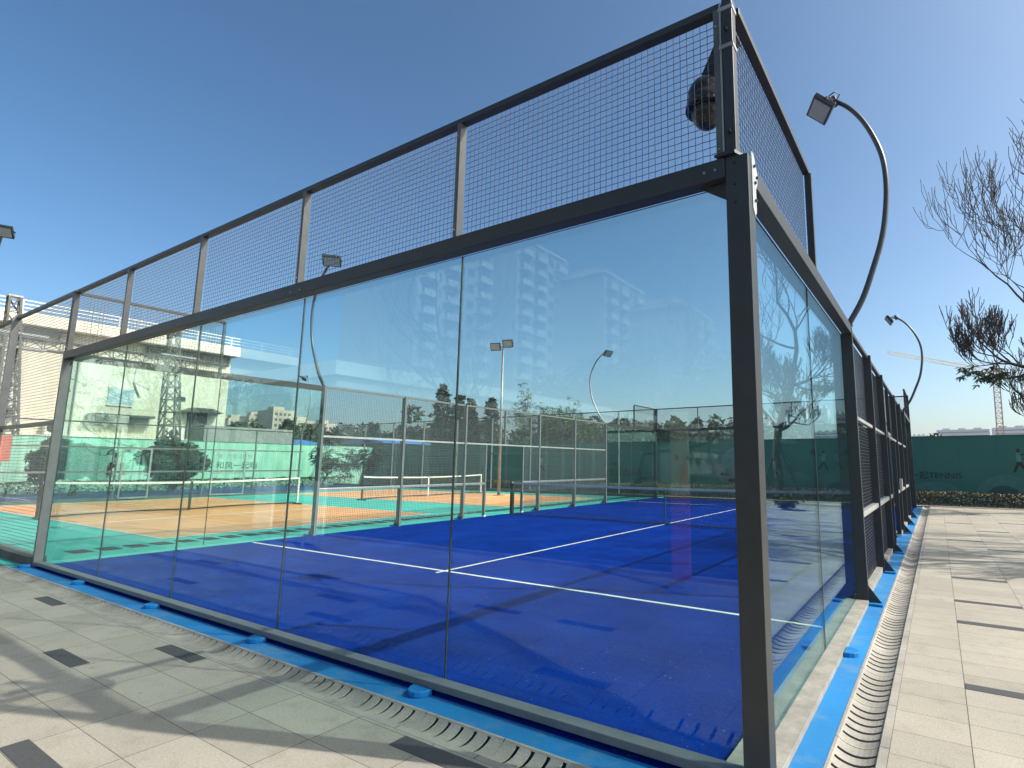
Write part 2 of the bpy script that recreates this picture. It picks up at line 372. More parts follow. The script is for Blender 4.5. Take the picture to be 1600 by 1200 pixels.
# slotted drain channel
def channel(name, axis, b0, b1, lo, hi, start, mat, slots=True, sgn=1, top=0.0):
    # runs along axis from b0 to b1; cross-section from lo to hi
    prof = [(0, top), (.17, top), (.20, top-.010), (.27, top-.020), (.36, top-.029), (.46, top-.035), (.57, top-.037), (.67, top-.034), (.77, top-.027), (.85, top-.018), (.91, top-.008), (.94, top), (1, top)]
    if axis == 'y': prof = [(1-q, z) for q, z in prof[::-1]]
    L = hi-lo
    def P(b, k): o = lo+prof[k][0]*L; return (b, o, prof[k][1]) if axis == 'x' else (o, b, prof[k][1])
    cuts = []
    n0 = math.floor((b0-start)/.6)-1; b = start+n0*.6
    while b < b1:
        for i in range(5): cuts.append((b+.1*i, 's'))
        cuts.append((b+.5, 'j')); b += .6
    edges = [b0]; kinds = []
    for c, t_ in cuts:
        hw = .013 if t_ == 's' else .0025
        if c-hw <= edges[-1] or c+hw >= b1: continue
        kinds.append('f'); edges.append(c-hw); kinds.append(t_); edges.append(c+hw)
    kinds.append('f'); edges.append(b1)
    mb = MB()
    for i, kd in enumerate(kinds):
        p, q = edges[i], edges[i+1]
        for k in range(len(prof)-1):
            if kd == 'j' or (kd == 's' and slots and 2 <= k <= 9): continue
            mb.add([P(p, k), P(q, k), P(q, k+1), P(p, k+1)], [(0, 1, 2, 3)])
            if kd == 'f' and 2 <= k <= 9:     # thickness of the stone at the slot edges
                for e in (p, q):
                    A, B = P(e, k), P(e, k+1); mb.add([A, B, (B[0], B[1], B[2]-.010), (A[0], A[1], A[2]-.010)], [(0, 1, 2, 3)])
    a, b = (b0, lo+.002, TH), (b1, hi-.002, top-.075)
    if axis == 'y': a, b = (lo+.002, b0, TH), (hi-.002, b1, top-.075)
    o = struct(name, mb, mat)
    struct(name+'_bed', MB().box(a, b), 'void')
channel('drain_channel', 'x', -26.9, .26, -.523, -.277, -1.735, 'channel')
channel('drain_channel', 'y', -.523, 20.9, .262, .523, .80, 'channel')
# teal painted channel of the left court; dark boxes stand for its shaded slots
mb = MB(); y = .6
while y < 20.4: mb.box((-11.46, y, -.05), (-11.02, y+.25, .0035)); y += .38
struct('drain_slot_strip', mb, 'void')

# ------------------------------------------------------------------ padel enclosure
def pane(W, par, a0, a1, z0=.055, z1=2.95, mat=('glass', 'glassedge')):
    mb = MB(); t2 = .006
    P = [W.P(a, n, z) for z in (z0, z1) for (a, n) in ((a0, -t2), (a1, -t2), (a1, t2), (a0, t2))]
    mb.add(P, [(0,1,5,4), (2,3,7,6)], 0); mb.add(P, [(1,2,6,5), (3,0,4,7), (4,5,6,7), (0,3,2,1)], 1)
    # outward winding
    o = mb.build('glass_pane', None, par, mats=list(mat)); me = o.data
    import bmesh as _b
    bm = _b.new(); bm.from_mesh(me); _b.ops.recalc_face_normals(bm, faces=bm.faces); bm.to_mesh(me); bm.free()
    return o
def seal(W, par, a, z1=2.95):
    return W.box(MB(), a-.0045, a+.0045, -.004, .0075, .055, z1).build('joint_seal', 'seal', par)
def bolts(W, par, pts, n, r=.008, mat='galv', name='bolt'):
    for a, z in pts:
        MB().tube([W.P(a, n, z), W.P(a, n+.008, z)], r, 6).build(name, mat, par)
def foot(W, par, a):
    p = W.box(MB(), a-.09, a+.09, .115, .25, -.002, .022).build('base_plate', 'blueplate', par)
    mb = MB(); mb.prism([W.P(a-.004, .115, .02), W.P(a-.004, .24, .02), W.P(a-.004, .115, .19)], Vector(W.P(a+.008, 0, 0))-Vector(W.P(a, 0, 0)))
    mb.build('gusset', 'frame', par)

def end_wall(y0, sgn, label, grp):
    W = Wall('y', y0, sgn); near = sgn < 0
    g = root('glass_wall', (-5, y0, 0), label, 'glass wall', grp)
    W.box(MB(), -10.0, 0, .011, .10, .028, .072).build('bottom_rail', 'rail' if near else 'frame', g, bevel=.004)
    r = W.box(MB(), -10.0, 0, .011, .11, 2.95, 3.06).build('top_rail', 'frame', g, bevel=.004)
    for i in range(5):
        a1 = -.0035-2*i; a0 = a1-1.993
        if i == 0: a1 = .0
        if i == 4: a0 = -10.0
        pane(W, g, a0, a1)
        if i: seal(W, g, -2*i)
    for i in range(5):
        a0, a1 = -2*i-2, -2*i
        p = root_part('mesh_panel', g)
        mk = W.crimped if (near and i < 3) else W.wires
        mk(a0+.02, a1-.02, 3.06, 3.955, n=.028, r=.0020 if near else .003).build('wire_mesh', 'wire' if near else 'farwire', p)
    for i in range(6):
        a = -2*i
        lo, hi = (a-.018, a+.018)
        if i == 0: lo, hi = -.045, -.012
        if i == 5: lo, hi = -9.985, -9.945
        W.box(MB(), lo, hi, .034, .095, 3.06, 3.955).build('mesh_post', 'post', g, bevel=.002)
        if near: bolts(W, g, [((lo+hi)/2, 3.12), ((lo+hi)/2, 3.85)], .095, .006)
    W.box(MB(), -10.0, -.012, .024, .085, 3.957, 4.0).build('upper_rail', 'frame', g, bevel=.003)
    for s_, a in ((1, -9.88), (-1, 0.0)):     # triangular stiffeners under the rail at the corners
        mb = MB(); a_ = a
        if a == 0: mb.prism([W.P(0, .05, 2.948), W.P(-.16, .05, 2.948), W.P(0, .05, 2.84)], Vector(W.P(0, .058, 0))-Vector(W.P(0, .05, 0)))
        else: mb.prism([W.P(a, .05, 2.948), W.P(a+.16, .05, 2.948), W.P(a, .05, 2.84)], Vector(W.P(0, .058, 0))-Vector(W.P(0, .05, 0)))
        mb.build('corner_stiffener', 'frame', g)
    if near: bolts(W, g, [(-.05, 3.0), (-.11, 3.0), (-3.9, 2.985), (-4.05, 2.985), (-9.7, 3.0)], .11, .007)
    return g
def root_part(name, par):
    o = bpy.data.objects.new(name, None); COL.objects.link(o); o.parent = par; o.empty_display_size = .1; return o

YP = [4.0, 6.08, 8.12, 11.4, 13.45, 15.6]
GATE = (8.95, 10.6)
def side_wall(x0, sgn, label, grp):
    W = Wall('x', x0, sgn); right = sgn > 0
    g = root('side_wall', (x0, 10, 0), label, 'court fence', grp)
    fm = 'frame' if right else 'rail'  # one steel: sunlit tone on the left posts, shaded tone on the right
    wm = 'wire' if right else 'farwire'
    # glass ends
    for (a0, am, a1) in ((0.0, 2.0, 3.97), (15.65, 17.8, 20.0)):
        pane(W, g, a0, am-.0035); pane(W, g, am+.0035, a1); seal(W, g, am)
        W.box(MB(), a0, a1, .011, .11, 2.95, 3.06).build('top_rail', 'frame', g, bevel=.004)
    # stepped mesh wings up to 4 m
    for (a0, a1) in ((0.0, 2.0), (18.0, 20.0)):
        near = right and a0 == 0
        p = root_part('mesh_panel', g)
        (W.crimped if near else W.wires)(a0+.03, a1-.03, 3.06, 3.955, n=.028, r=.0020 if near else .003).build('wire_mesh', wm, p)
        W.box(MB(), a0, a1, .020, .075, 3.957, 4.0).build('upper_rail', 'frame', g, bevel=.003)
        e = a1 if a0 == 0 else a0
        W.box(MB(), e-.025, e+.015, .034, .09, 3.062, 3.955).build('mesh_post', 'frame', g, bevel=.002)
        if near: bolts(W, g, [(e-.005, 3.1), (e-.005, 3.9)], .09, .006)
    # posts
    for i, a in enumerate(YP):
        W.box(MB(), a-.03, a+.03, .004, .115, 0.0, 3.06).build('post', fm, g, bevel=.003)
        foot(W, g, a)
        if right: bolts(W, g, [(a, z) for z in (.25, .9, 1.15, 2.05)], .115, .006)
    for a in GATE:
        W.box(MB(), a-.025, a+.025, .02, .10, .05, 1.99).build('gate_jamb', fm, g, bevel=.003)
        W.box(MB(), a-.03, a+.03, .015, .105, -.002, .05).build('white_foot', 'white', g)
    # top and middle rails
    W.box(MB(), 4.03, 15.57, .03, .08, 3.015, 3.06).build('top_rail', fm, g)
    W.box(MB(), 4.03, 15.57, .03, .085, 1.99, 2.03).build('middle_rail', 'alu' if not right else 'galv', g)
    W.box(MB(), 9.73, 9.78, .03, .085, 2.03, 3.015).build('mullion', fm, g)
    spans = list(zip(YP[:2], YP[1:3])) + [(YP[2], GATE[0]), (GATE[1], YP[3])] + list(zip(YP[3:5], YP[4:6]))
    for a0, a1 in spans:
        W.box(MB(), a0+.031, a1-.031, .02, .095, .88, .94).build('lower_rail', 'alu', g, bevel=.008)
        if right: W.box(MB(), a0+.031, a1-.031, -.03, .09, -.002, .07).build('concrete_footing', 'curb', g)
        p = root_part('mesh_panel', g)
        W.wires(a0+.03, a1-.03, .07, 1.99, n=.015, r=.0025 if right else .003).build('wire_mesh', wm, p)
    for a0, a1 in list(zip(YP[:2], YP[1:3])) + [(YP[2], 9.75), (9.76, YP[3])] + list(zip(YP[3:5], YP[4:6])):
        p = root_part('mesh_panel', g)
        W.wires(a0+.03, a1-.03, 2.03, 3.01, n=.015, r=.0025 if right else .003).build('wire_mesh', wm, p)
    if right:
        # near corner post with its brackets, bolts and the narrower upper part
        c = MB().box((.002, -.102, 0), (.122, .004, 3.055)).build('corner_post', 'frame', g, bevel=.003)
        MB().box((.004, -.096, 3.055), (.062, -.03, 4.0)).build('upper_corner_post', 'frame', g, bevel=.003)
        MB().box((-.010, -.098, 3.10), (.0, -.04, 3.985)).build('cover_strip', 'galv', g)  # pale strip added for the lit edge of the upper post
        for z in (3.93, 3.70): MB().box((-.014, -.101, z), (.066, -.026, z+.022)).build('clamp_band', 'galv', g)
        MB().prism([(-.05, -.12, 3.065), (.06, -.12, 3.065), (.09, -.04, 3.065), (.02, -.03, 3.065)], (0, 0, .018)).build('cap_plate', 'black', g)
        pl = MB().prism([(.1225, -.045, 3.09), (.1225, -.005, 3.09), (.1225, .055, 3.00), (.1225, .055, 2.95), (.1225, .02, 2.90), (.1225, .02, 2.77), (.1225, -.01, 2.74), (.1225, -.045, 2.78)], (.004, 0, 0)).build('bracket_plate', 'alu', g)
        for yy, zz in ((-.01, 3.02), (.035, 2.975), (0.0, 2.93), (.0, 2.83)):
            MB().tube([(.126, yy, zz), (.136, yy, zz)], .009, 6).build('bolt', 'black', pl)
        bolts(Wall('y', -.102, -1), c, [(.05, 2.90), (.05, 2.80), (.05, 3.02)], 0, .006, 'black')
        MB().tube([(.03, -.10, 3.2), (.03, -.125, 3.2)], .012, 6).build('bolt', 'black', g)
        MB().tube([(.03, -.10, 3.80), (.03, -.125, 3.80)], .010, 6).build('bolt', 'black', g)
    else:
        MB().box((-10.06, -.104, 0), (-10.002, .004, 3.055)).build('corner_post', 'rail', g, bevel=.003)
        MB().box((-10.05, -.096, 3.055), (-10.0, -.03, 4.0)).build('upper_corner_post', 'frame', g)
    W.box(MB(), 19.96, 20.08, .0, .1, 0, 4.0).build('corner_post', 'frame', g)
    if right:
        # door latch block beside the gate
        W.box(MB(), 11.1, 11.35, .10, .15, .95, 1.18).build('gate_latch', 'alu', g)
        W.box(MB(), 8.3, 8.9, .10, .13, 2.0, 2.06).build('door_closer', 'galv', g)
    return g
glass_near = end_wall(0, -1, 'long glass end wall of the blue court nearest the viewer, with five tall panes and wire mesh on top', 'glass end walls of the padel court')
end_wall(20, 1, 'far glass end wall of the blue court, close to the green hoarding and hedge', 'glass end walls of the padel court')
side_wall(0, 1, 'right side wall of the blue court beside the pale paving, dark posts with stepped glass and mesh', 'side walls of the padel court')
side_wall(-10, -1, 'left side wall of the blue court beside the teal and orange courts, grey posts and mesh', 'side walls of the padel court')
# concrete curb below the right side glass
mb = MB(); mb.box((-.13, .005, -.02), (.112, 3.965, .042)); mb.box((.1125, .01, -.02), (.1155, 3.96, .043))
struct('curb', mb, 'curb')
# blue covers over the anchor bolts
for i, (x, y, rz) in enumerate(((-2.09, -.10, 0), (-4.05, -.10, 0), (-6.05, -.10, 0), (-8.1, -.10, 0), (-10.1, -.12, 0), (.12, 2.16, PI/2))):
    poly = [(math.cos(a)*(.085 if True else 0), -abs(math.sin(a))*.105, 0) for a in [PI*k/8 for k in range(9)]]
    mb = MB(); c, s = math.cos(rz), math.sin(rz)
    P = [(x+px*c-py*s, y+px*s+py*c, -.004) for px, py, _ in poly]
    mb.prism(P, (0, 0, .038))
    where = ['on the blue strip, nearest the corner post', 'on the blue strip, second from the corner post', 'on the blue strip, third from the corner post',
             'on the blue strip, fourth from the corner post', 'at the far left foot of the glass end wall', 'on the blue strip beside the right side glass'][i]
    o = mb.build('anchor_cover', 'blueplate', bevel=.006); tag(o, 'rounded blue anchor cover '+where, 'anchor cover', 'blue anchor covers at the foot of the glass')
# padel net
n_ = root('court_net', (-5, 10, 0), 'dark tennis net with grey-blue top tape across the blue court', 'net')
for x in (-9.93, -.07): MB().box((x-.05, 9.96, 0), (x+.05, 10.04, .94)).build('net_post', 'frame', n_, bevel=.004)
def netz(x, x0, x1, h0, h1): t_ = (x-(x0+x1)/2)/((x1-x0)/2); return h1+(h0-h1)*t_*t_
def net_mesh(ax, c, a0, a1, h0, h1, low, pitch, r):
    mb = MB(); k = int((a1-a0)/pitch)
    P = (lambda a, z: (a, c, z)) if ax == 'x' else (lambda a, z: (c, a, z))
    for i in range(k+1):
        a = a0+(a1-a0)*i/k; mb.tube([P(a, low), P(a, netz(a, a0, a1, h0, h1)-.05)], r, 3, False)
    h = int(.85/pitch)
    for j in range(h+1):
        mb.tube([P(a, low+(netz(a, a0, a1, h0, h1)-.05-low)*j/h) for a in [a0+(a1-a0)*i/12 for i in range(13)]], r, 3, False)
    return mb
def net_tape(ax, c, a0, a1, h0, h1, wz=.05, th=.012):
    mb = MB(); k = 12; vs = []
    P = (lambda a, n, z: (a, c+n, z)) if ax == 'x' else (lambda a, n, z: (c+n, a, z))
    for i in range(k+1):
        a = a0+(a1-a0)*i/k; z = netz(a, a0, a1, h0, h1)
        vs += [P(a, -th, z-wz), P(a, th, z-wz), P(a, th, z), P(a, -th, z)]
    fs = [(4*i+j, 4*i+4+j, 4*i+4+(j+1) % 4, 4*i+(j+1) % 4) for i in range(k) for j in range(4)]
    return mb.add(vs, fs)
net_mesh('x', 10, -9.88, -.12, .93, .88, .02, .045, .0021).build('netting', 'netcord', n_)
net_tape('x', 10, -9.88, -.12, .935, .885, .055).build('top_tape', 'tape', n_)
MB().tube([(-9.88+i*.61, 10.0+.03*math.sin(i*1.7), .012+.012*abs(math.sin(i*.9))) for i in range(17)], .014, 5).build('bottom_cord', 'netcord', n_)
MB().box((-5.012, 9.99, .005), (-4.988, 10.01, .88)).build('centre_strap', 'blacktape', n_)
MB().tube([(-9.86, 9.94, .93), (-9.86, 9.9, .90)], .02, 6).build('winch', 'galv', n_)
# pickleball nets on the orange courts
for yc, lab in ((5.3, 'portable net with white tape on the nearer orange court'), (14.6, 'portable net with white tape and centre strap on the farther orange court')):
    g = root('portable_net', (-18.7, yc, 0), lab, 'net', 'nets on the orange courts')
    a0, a1 = yc-3.35, yc+3.35
    net_mesh('y', -18.7, a0, a1, .93, .87, .04, .06, .0025).build('netting', 'netcord', g)
    net_tape('y', -18.7, a0, a1, .95, .88, .06, .015).build('top_tape', 'white', g)
    for a in (a0, a1):
        q = MB().tube([(-18.7, a, 0), (-18.7, a, .95)], .035, 8).build('net_post', 'white' if a == a1 else 'black', g)
        MB().box((-18.95, a-.03, .006), (-18.45, a+.03, .05)).build('foot_bar', 'black', g)
    MB().box((-18.715, yc-.035, .02), (-18.685, yc+.035, .88)).build('centre_strap', 'white' if yc > 10 else 'netcord', g)
    MB().tube([(-18.7, a0+(a1-a0)*i/8, .05+.03*abs(math.sin(i*PI/4))) for i in range(9)], .02, 5).build('bottom_bar', 'black', g)

# ------------------------------------------------------------------ curved floodlights
PROF = [(0, 3.05), (.17, 3.34), (.30, 3.68), (.41, 4.02), (.47, 4.35), (.495, 4.68), (.475, 4.99), (.40, 5.27), (.29, 5.53), (.16, 5.73), (.02, 5.87)]
def smoothcurve(pts, n=4):
    out = []; P = [Vector(p) for p in pts]; P = [P[0]*2-P[1]]+P+[P[-1]*2-P[-2]]
    for i in range(1, len(P)-2):
        for k in range(n):
            t_ = k/n; a, b, c, d = P[i-1:i+3]
            out.append(.5*((2*b)+(c-a)*t_+(2*a-5*b+4*c-d)*t_*t_+(3*b-3*c+d-a)*t_**3))
    out.append(P[-2]); return out
def floodhead(par, top, dirn, s=1.0, ly=0.0):
    # lamp body: box 0.30 x 0.24 x 0.05, lens side facing 'n'
    n = Vector(dirn).normalized(); u = Vector((-dirn[1], dirn[0], 0))
    if u.length < .05: u = Vector((0, 1, 0))
    u.normalize(); v = n.cross(u)
    c = Vector(top)+n*(.11*s)+Vector((dirn[0], dirn[1], 0)).normalized()*(.10*s)
    def B(name, mat, du, dv, n0, n1, par_, off=(0, 0)):
        mb = MB(); P = [c+u*(off[0]+a*du)+v*(off[1]+b*dv)+n*k for k in (n0, n1) for a, b in ((-1,-1),(1,-1),(1,1),(-1,1))]
        mb.add(P, [(0,3,2,1),(4,5,6,7),(0,1,5,4),(1,2,6,5),(2,3,7,6),(3,0,4,7)]); return mb.build(name, mat, par_, bevel=.006*s)
    h = B('lamp_head', 'black', .17*s, .125*s, -.03*s, .03*s, par)
    B('lens', 'lampgrey', .145*s, .10*s, .03*s, .034*s, h)
    for k in range(5): B('cooling_fin', 'black', .006*s, .10*s, -.055*s, -.03*s, h, ((k-2)*.055*s, 0))
    mb = MB(); T = Vector(top)
    for sg in (-1, 1):
        mb.tube([T-u*sg*.02*s, c+u*sg*.10*s-n*.10*s, c+u*sg*.185*s-n*.02*s, c+u*sg*.185*s], .011*s, 5)
    mb.build('yoke', 'black', par)
    MB().tube([T, T+u*.06*s-n*.05*s, T-n*.02*s+u*.09*s+v*.06*s, c-n*.05*s+v*.05*s], .007*s, 5).build('cable', 'black', par)
def floodlight(x, y, sgn, lab, k=1.0, z0=3.05, head=None, mat='pole', s=1.0):
    g = root('curved_floodlight', (x, y, z0), lab, 'floodlight', 'curved floodlights around the courts')
    pts = smoothcurve([(x+sgn*a*k*s, y, z0+(b-3.05)*s) for a, b in PROF])
    MB().tube(pts, [.034*s-.008*s*i/len(pts) for i in range(len(pts))], 10).build('pole', mat, g, smooth=True)
    MB().box((x-.05, y-.05, z0-.0), (x+.05, y+.05, z0+.012)).build('base_bracket', mat, g)
    top = pts[-1]
    d = head or (-sgn*.55, -.25, -.8)
    MB().tube([top-Vector((0,0,.06*s)), top+Vector((-sgn*.03*s, 0, .06*s))], .036*s, 8).build('end_cap', 'black', g)
    floodhead(g, top, d, max(s, 1.0)*1.08)
    return g
floodlight(.075, 4.0, 1, 'tall curved floodlight rising from the right side glass, nearest the viewer', 1.0)
floodlight(.075, 15.6, 1, 'curved floodlight at the far right of the blue court, in front of the crane', 1.22, head=(-.8, -.15, -.55))
floodlight(-10.075, 4.0, -1, 'curved floodlight above the left side glass, seen through the near end wall', 1.36, head=(.4, -.35, -.8))
floodlight(-10.075, 15.6, -1, 'curved floodlight at the far left corner of the blue court', 1.45, head=(.7, -.2, -.7), mat='galv')
floodlight(-14.85, -.08, -1, 'curved floodlight above the mesh fence at the far left edge, only its lamp showing', 1.0, z0=4.0, s=.74)
floodlight(-26.05, 12.9, -1, 'small distant curved floodlight over the gate of the far left fence', -1.0, z0=2.95, head=(-.6, -.4, -.7), mat='galv')
floodlight(-32.0, 9.9, -1, 'small distant curved floodlight in front of the cream station wall', 1.0, z0=1.9, head=(.6, -.3, -.7), mat='galv')
# straight twin floodlight behind the orange courts
g = root('twin_floodlight', (-16.75, 17.1, 0), 'straight tall pole with two square floodlights behind the orange courts', 'floodlight')
MB().tube([(-16.75, 17.1, 0), (-16.75, 17.1, 7.1)], [.075, .045], 8).build('pole', 'galv', g, smooth=True)
MB().tube([(-17.15, 16.95, 7.08), (-16.35, 17.3, 7.08)], .03, 6).build('cross_arm', 'galv', g)
floodhead(g, (-17.0, 17.0, 7.1), (.3, -.8, -.35), 1.5); floodhead(g, (-16.45, 17.25, 7.25), (.3, -.8, -.35), 1.5)
MB().box((-16.95, 16.9, 0), (-16.55, 17.3, .03)).build('base_plate', 'galv', g)

# PTZ camera hanging in the near corner
g = root('security_camera', (-.1, .2, 3.5), 'black dome security camera hanging on an arm inside the near mesh corner', 'security camera')
MB().box((-.05, .06, 4.02-.02), (-.0, .30, 4.06)).build('mounting_bracket', 'black', g)
MB().prism([(-.115, .20, 4.22), (-.075, .20, 4.22), (-.075, .20, 3.95), (-.115, .20, 3.95)], (0, .06, 0)).build('mounting_plate', 'black', g)
mb = MB(); mb.prism([(-.075, .20, 4.05), (-.075, .20, 3.90), (-.155, .20, 3.77), (-.225, .20, 3.77), (-.225, .20, 3.84), (-.12, .20, 4.05)], (0, .055, 0)); mb.build('arm', 'black', g, bevel=.006)
mb = MB(); mb.sphere((-.205, .228, 3.68), (.122, .122, .14), 20, 8, 0, PI/2); mb.tube([(-.205, .228, 3.68), (-.205, .228, 3.61)], [.122, .126], 20); mb.build('housing', 'black', g, smooth=True)
MB().tube([(-.205, .228, 3.62), (-.205, .228, 3.60)], [.132, .132], 20).build('sun_shade', 'black', g)
MB().sphere((-.205, .228, 3.595), (.098, .098, .115), 20, 8, -PI/2, 0).build('dome', 'black', g, smooth=True)
MB().tube([(-.12, .228, 3.79), (-.08, .235, 3.76), (-.05, .22, 3.86), (-.03, .21, 4.0)], .004, 5).build('cable', 'black', g)

# ------------------------------------------------------------------ other fences
def rail_fence(axis, at, sgn, a0, a1, posts, H, rails, label, name='mesh_fence', mat='rail', mesh=True, pitch=.06, deep=.1, wr=.003, z0=.12, curb=True, mm='farwire'):
    W = Wall(axis, at, sgn)
    g = root(name, W.P((a0+a1)/2, 0, 0), label, 'fence', 'mesh fences around the neighbouring courts')
    for a in posts:
        W.box(MB(), a-.025, a+.025, .035, .035+deep, 0, H-.02).build('post', mat, g)
    W.box(MB(), a0, a1, .03, .09, H-.045, H).build('top_rail', 'frame' if mat == 'rail' else mat, g)
    for z in rails: W.box(MB(), a0, a1, .028, .085, z-.03, z+.03).build('middle_rail', mat, g)
    if curb:
        W.box(MB(), a0, a1, -.05, .12, -.01, z0).build('footing', 'concdark', g)
    if mesh:
        pp = [a0]+sorted(posts)+[a1]
        for p, q in zip(pp, pp[1:]):
            if q-p < .2: continue
            W.wires(p+.02, q-.02, z0, H-.045, n=.02, pitch=pitch, r=wr).build('mesh_panel', mm, g)
    return g
rail_fence('y', 0, -1, -26, -10.08, [-12.9, -15.8, -18.7, -21.6, -24.5], 4.0, [2.02], 'tall grey mesh fence continuing left from the near glass wall', mesh=True, pitch=.05)
rail_fence('y', 20, 1, -34, -10.12, [-12.0+.0, -14.6, -17.3, -20.0, -22.7, -25.5, -28.3, -31.1], 4.0, [2.02], 'tall mesh fence behind the orange courts, left of the far glass wall', pitch=.08, wr=.0028)
g = rail_fence('x', -26, -1, -8, 13.0, [-6.5, -3.5, -.5, 2.6, 5.72, 8.72, 10.78, 12.9], 2.95, [2.0, 1.08], 'grey rail fence with mesh between the orange courts and navy court', pitch=.10, wr=.003, deep=.07)
# open gate of that fence
g = root('gate', (-26.3, 6.3, 0), 'open white-framed gate in the fence left of the orange courts', 'gate', 'gates in the far left fence')
for (y0, y1) in ((5.85, 6.75), (9.0, 10.3)):
    if y0 > 6: g = root('gate', (-26.3, 9.6, 0), 'closed white-framed gate near the round tree in the far left fence', 'gate', 'gates in the far left fence')
    W = Wall('x', -25.9, -1)
    for a in (y0, y1): W.box(MB(), a-.03, a+.03, 0, .05, .05, 2.0).build('stile', 'galv', g)
    for z in (.08, 1.0, 1.97): W.box(MB(), y0+.03, y1-.03, 0, .05, z-.03, z+.03).build('crossbar', 'galv', g)
# orange panel seen at the left edge behind the fence
g = tag(MB().box((-17.3, .25, 1.45), (-17.25, 1.0, 2.05)).build('sign_panel', 'red'), 'plain red-orange panel hung on the mesh fence at the far left edge', 'sign')

# ------------------------------------------------------------------ hoardings with print
def text_mesh(name, body, size, mat, par, loc, rot, ext=.002):
    cu = bpy.data.curves.new(name, 'FONT'); cu.body = body; cu.size = size; cu.extrude = ext
    to = bpy.data.objects.new(name, cu); COL.objects.link(to)
    dg = bpy.context.evaluated_depsgraph_get(); dg.update()
    me = bpy.data.meshes.new_from_object(to.evaluated_get(dg)); bpy.data.objects.remove(to)
    me.materials.clear(); me.materials.append(M[mat])
    o = bpy.data.objects.new(name, me); COL.objects.link(o)
    if par is not None: o.parent = par; o.location = Vector(loc)-par.location
    else: o.location = loc
    o.rotation_euler = rot; return o
HY = 23.3; HZ = 2.62
fh = root('hoarding', (-8, HY, 0), 'long dark green printed hoarding behind the far hedge, in its own shade', 'hoarding', 'green site hoardings')
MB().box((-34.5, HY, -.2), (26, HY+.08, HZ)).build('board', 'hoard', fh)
MB().box((-34.5, HY-.02, HZ), (26, HY+.10, HZ+.04)).build('cap_rail', 'hilldark', fh)
for i in range(48):
    x = -33.8+1.22*i; MB().box((x, HY-.0022, 0), (x+.008, HY, HZ-.005)).build('panel_seam', 'hilldark', fh)
for i in range(20):
    x = -33+3*i; MB().box((x, HY+.081, -.2), (x+.08, HY+.2, HZ-.05)).build('stay_post', 'galv', fh)
def pr_y(name, pts, mat, par, lift=.003):   # flat print on the far hoarding, x-z polygon
    mb = MB(); mb.prism([(x, HY-lift-.002, z) for x, z in pts], (0, .002, 0)); return mb.build(name, mat, par)
def disc(cx, cz, rx, rz, a0=0, a1=PI, n=20): return [(cx+rx*math.cos(a0+(a1-a0)*i/n), cz+rz*math.sin(a0+(a1-a0)*i/n)) for i in range(n+1)]
text_mesh('lettering', '一起TENNIS', .335, 'ink', fh, (-.17, HY-.006, .98), (PI/2, 0, 0))
text_mesh('lettering', '让生活 更乐活', .37, 'ink', fh, (-14.75, HY-.006, .92), (PI/2, 0, 0))
text_mesh('lettering', '运动会 ,', .21, 'ink', fh, (-14.5, HY-.006, 1.45), (PI/2, 0, 0))
for cx, cz, rx, rz, mt, lf in ((3.0, .1, 1.05, 1.05, 'hill', .003), (2.9, .1, .62, .65, 'hilldark', .006), (.6, .1, 1.2, .75, 'hill', .003), (.4, .1, .8, .4, 'hilldark', .006), (5.6, .1, 2.2, 1.2, 'hill', .003),
                       (-12.0, .1, 1.0, .8, 'hilldark', .003), (-16.5, .1, 2.5, .9, 'hill', .003), (-3.2, .1, 2.8, 1.2, 'hill', .003), (-8.6, .1, 1.3, .7, 'hill', .003), (-22, .1, 3.5, 1.2, 'hill', .003), (-27, .1, 2.5, .8, 'hilldark', .003)):
    pr_y('printed_hill', disc(cx, cz, rx, rz), mt, fh, lf)
# printed rock with a pale disc behind it
pr_y('printed_moon', disc(-7.35, 1.55, .75, .75, 0, 2*PI, 30), 'hillpale', fh, .004)
random.seed(2)
pr_y('printed_rock', [(-8.45+.0, 1.1), (-8.35, 1.55), (-8.0, 1.5), (-7.7, 1.25), (-7.3, 1.2), (-6.9, 1.35), (-6.5, 1.2), (-6.35, .8), (-6.7, .5), (-7.5, .42), (-8.1, .65)], 'inkgrey', fh, .008)
for i in range(9):
    x = -8.2+.2*i; z = .72+.3*random.random(); pr_y('printed_rock_shading', [(x, z), (x+.14, z+.12), (x+.3, z+.02), (x+.16, z-.09)], 'ink', fh, .011)
def figure(x, z, s=1.0, arms='up', body='inkgrey', orange=False):
    L = .008
    pr_y('printed_figure', disc(x, z+.62*s, .05*s, .065*s, 0, 2*PI, 12), 'inkorange' if orange else 'ink', fh, L)
    pr_y('printed_figure', [(x-.07*s, z+.55*s), (x+.07*s, z+.55*s), (x+.06*s, z+.25*s), (x-.06*s, z+.25*s)], body, fh, L)
    pr_y('printed_figure', [(x-.07*s, z+.25*s), (x+.07*s, z+.25*s), (x+.14*s, z-.1*s), (x-.14*s, z-.1*s)] if orange else [(x-.06*s, z+.25*s), (x+.06*s, z+.25*s), (x+.22*s, z-.05*s), (x+.16*s, z-.08*s), (x, z+.15*s), (x-.12*s, z-.1*s), (x-.18*s, z-.08*s)], 'inkorange' if orange else 'ink', fh, L)
figure(-10.0, .72, 1.35, body='inkorange', orange=True)  # weightlifter, coloured with the orange reflection that crosses it
pr_y('printed_barbell', [(-10.55, 1.80), (-9.65, 1.80), (-9.65, 1.83), (-10.55, 1.83)], 'ink', fh, .008)
for x in (-10.42, -9.78): pr_y('printed_barbell', disc(x, 1.815, .09, .17, 0, 2*PI, 14), 'ink', fh, .011)
pr_y('printed_barbell', [(-12.05, 1.98), (-11.75, 2.0), (-11.75, 2.03), (-12.05, 2.02)], 'ink', fh, .008)
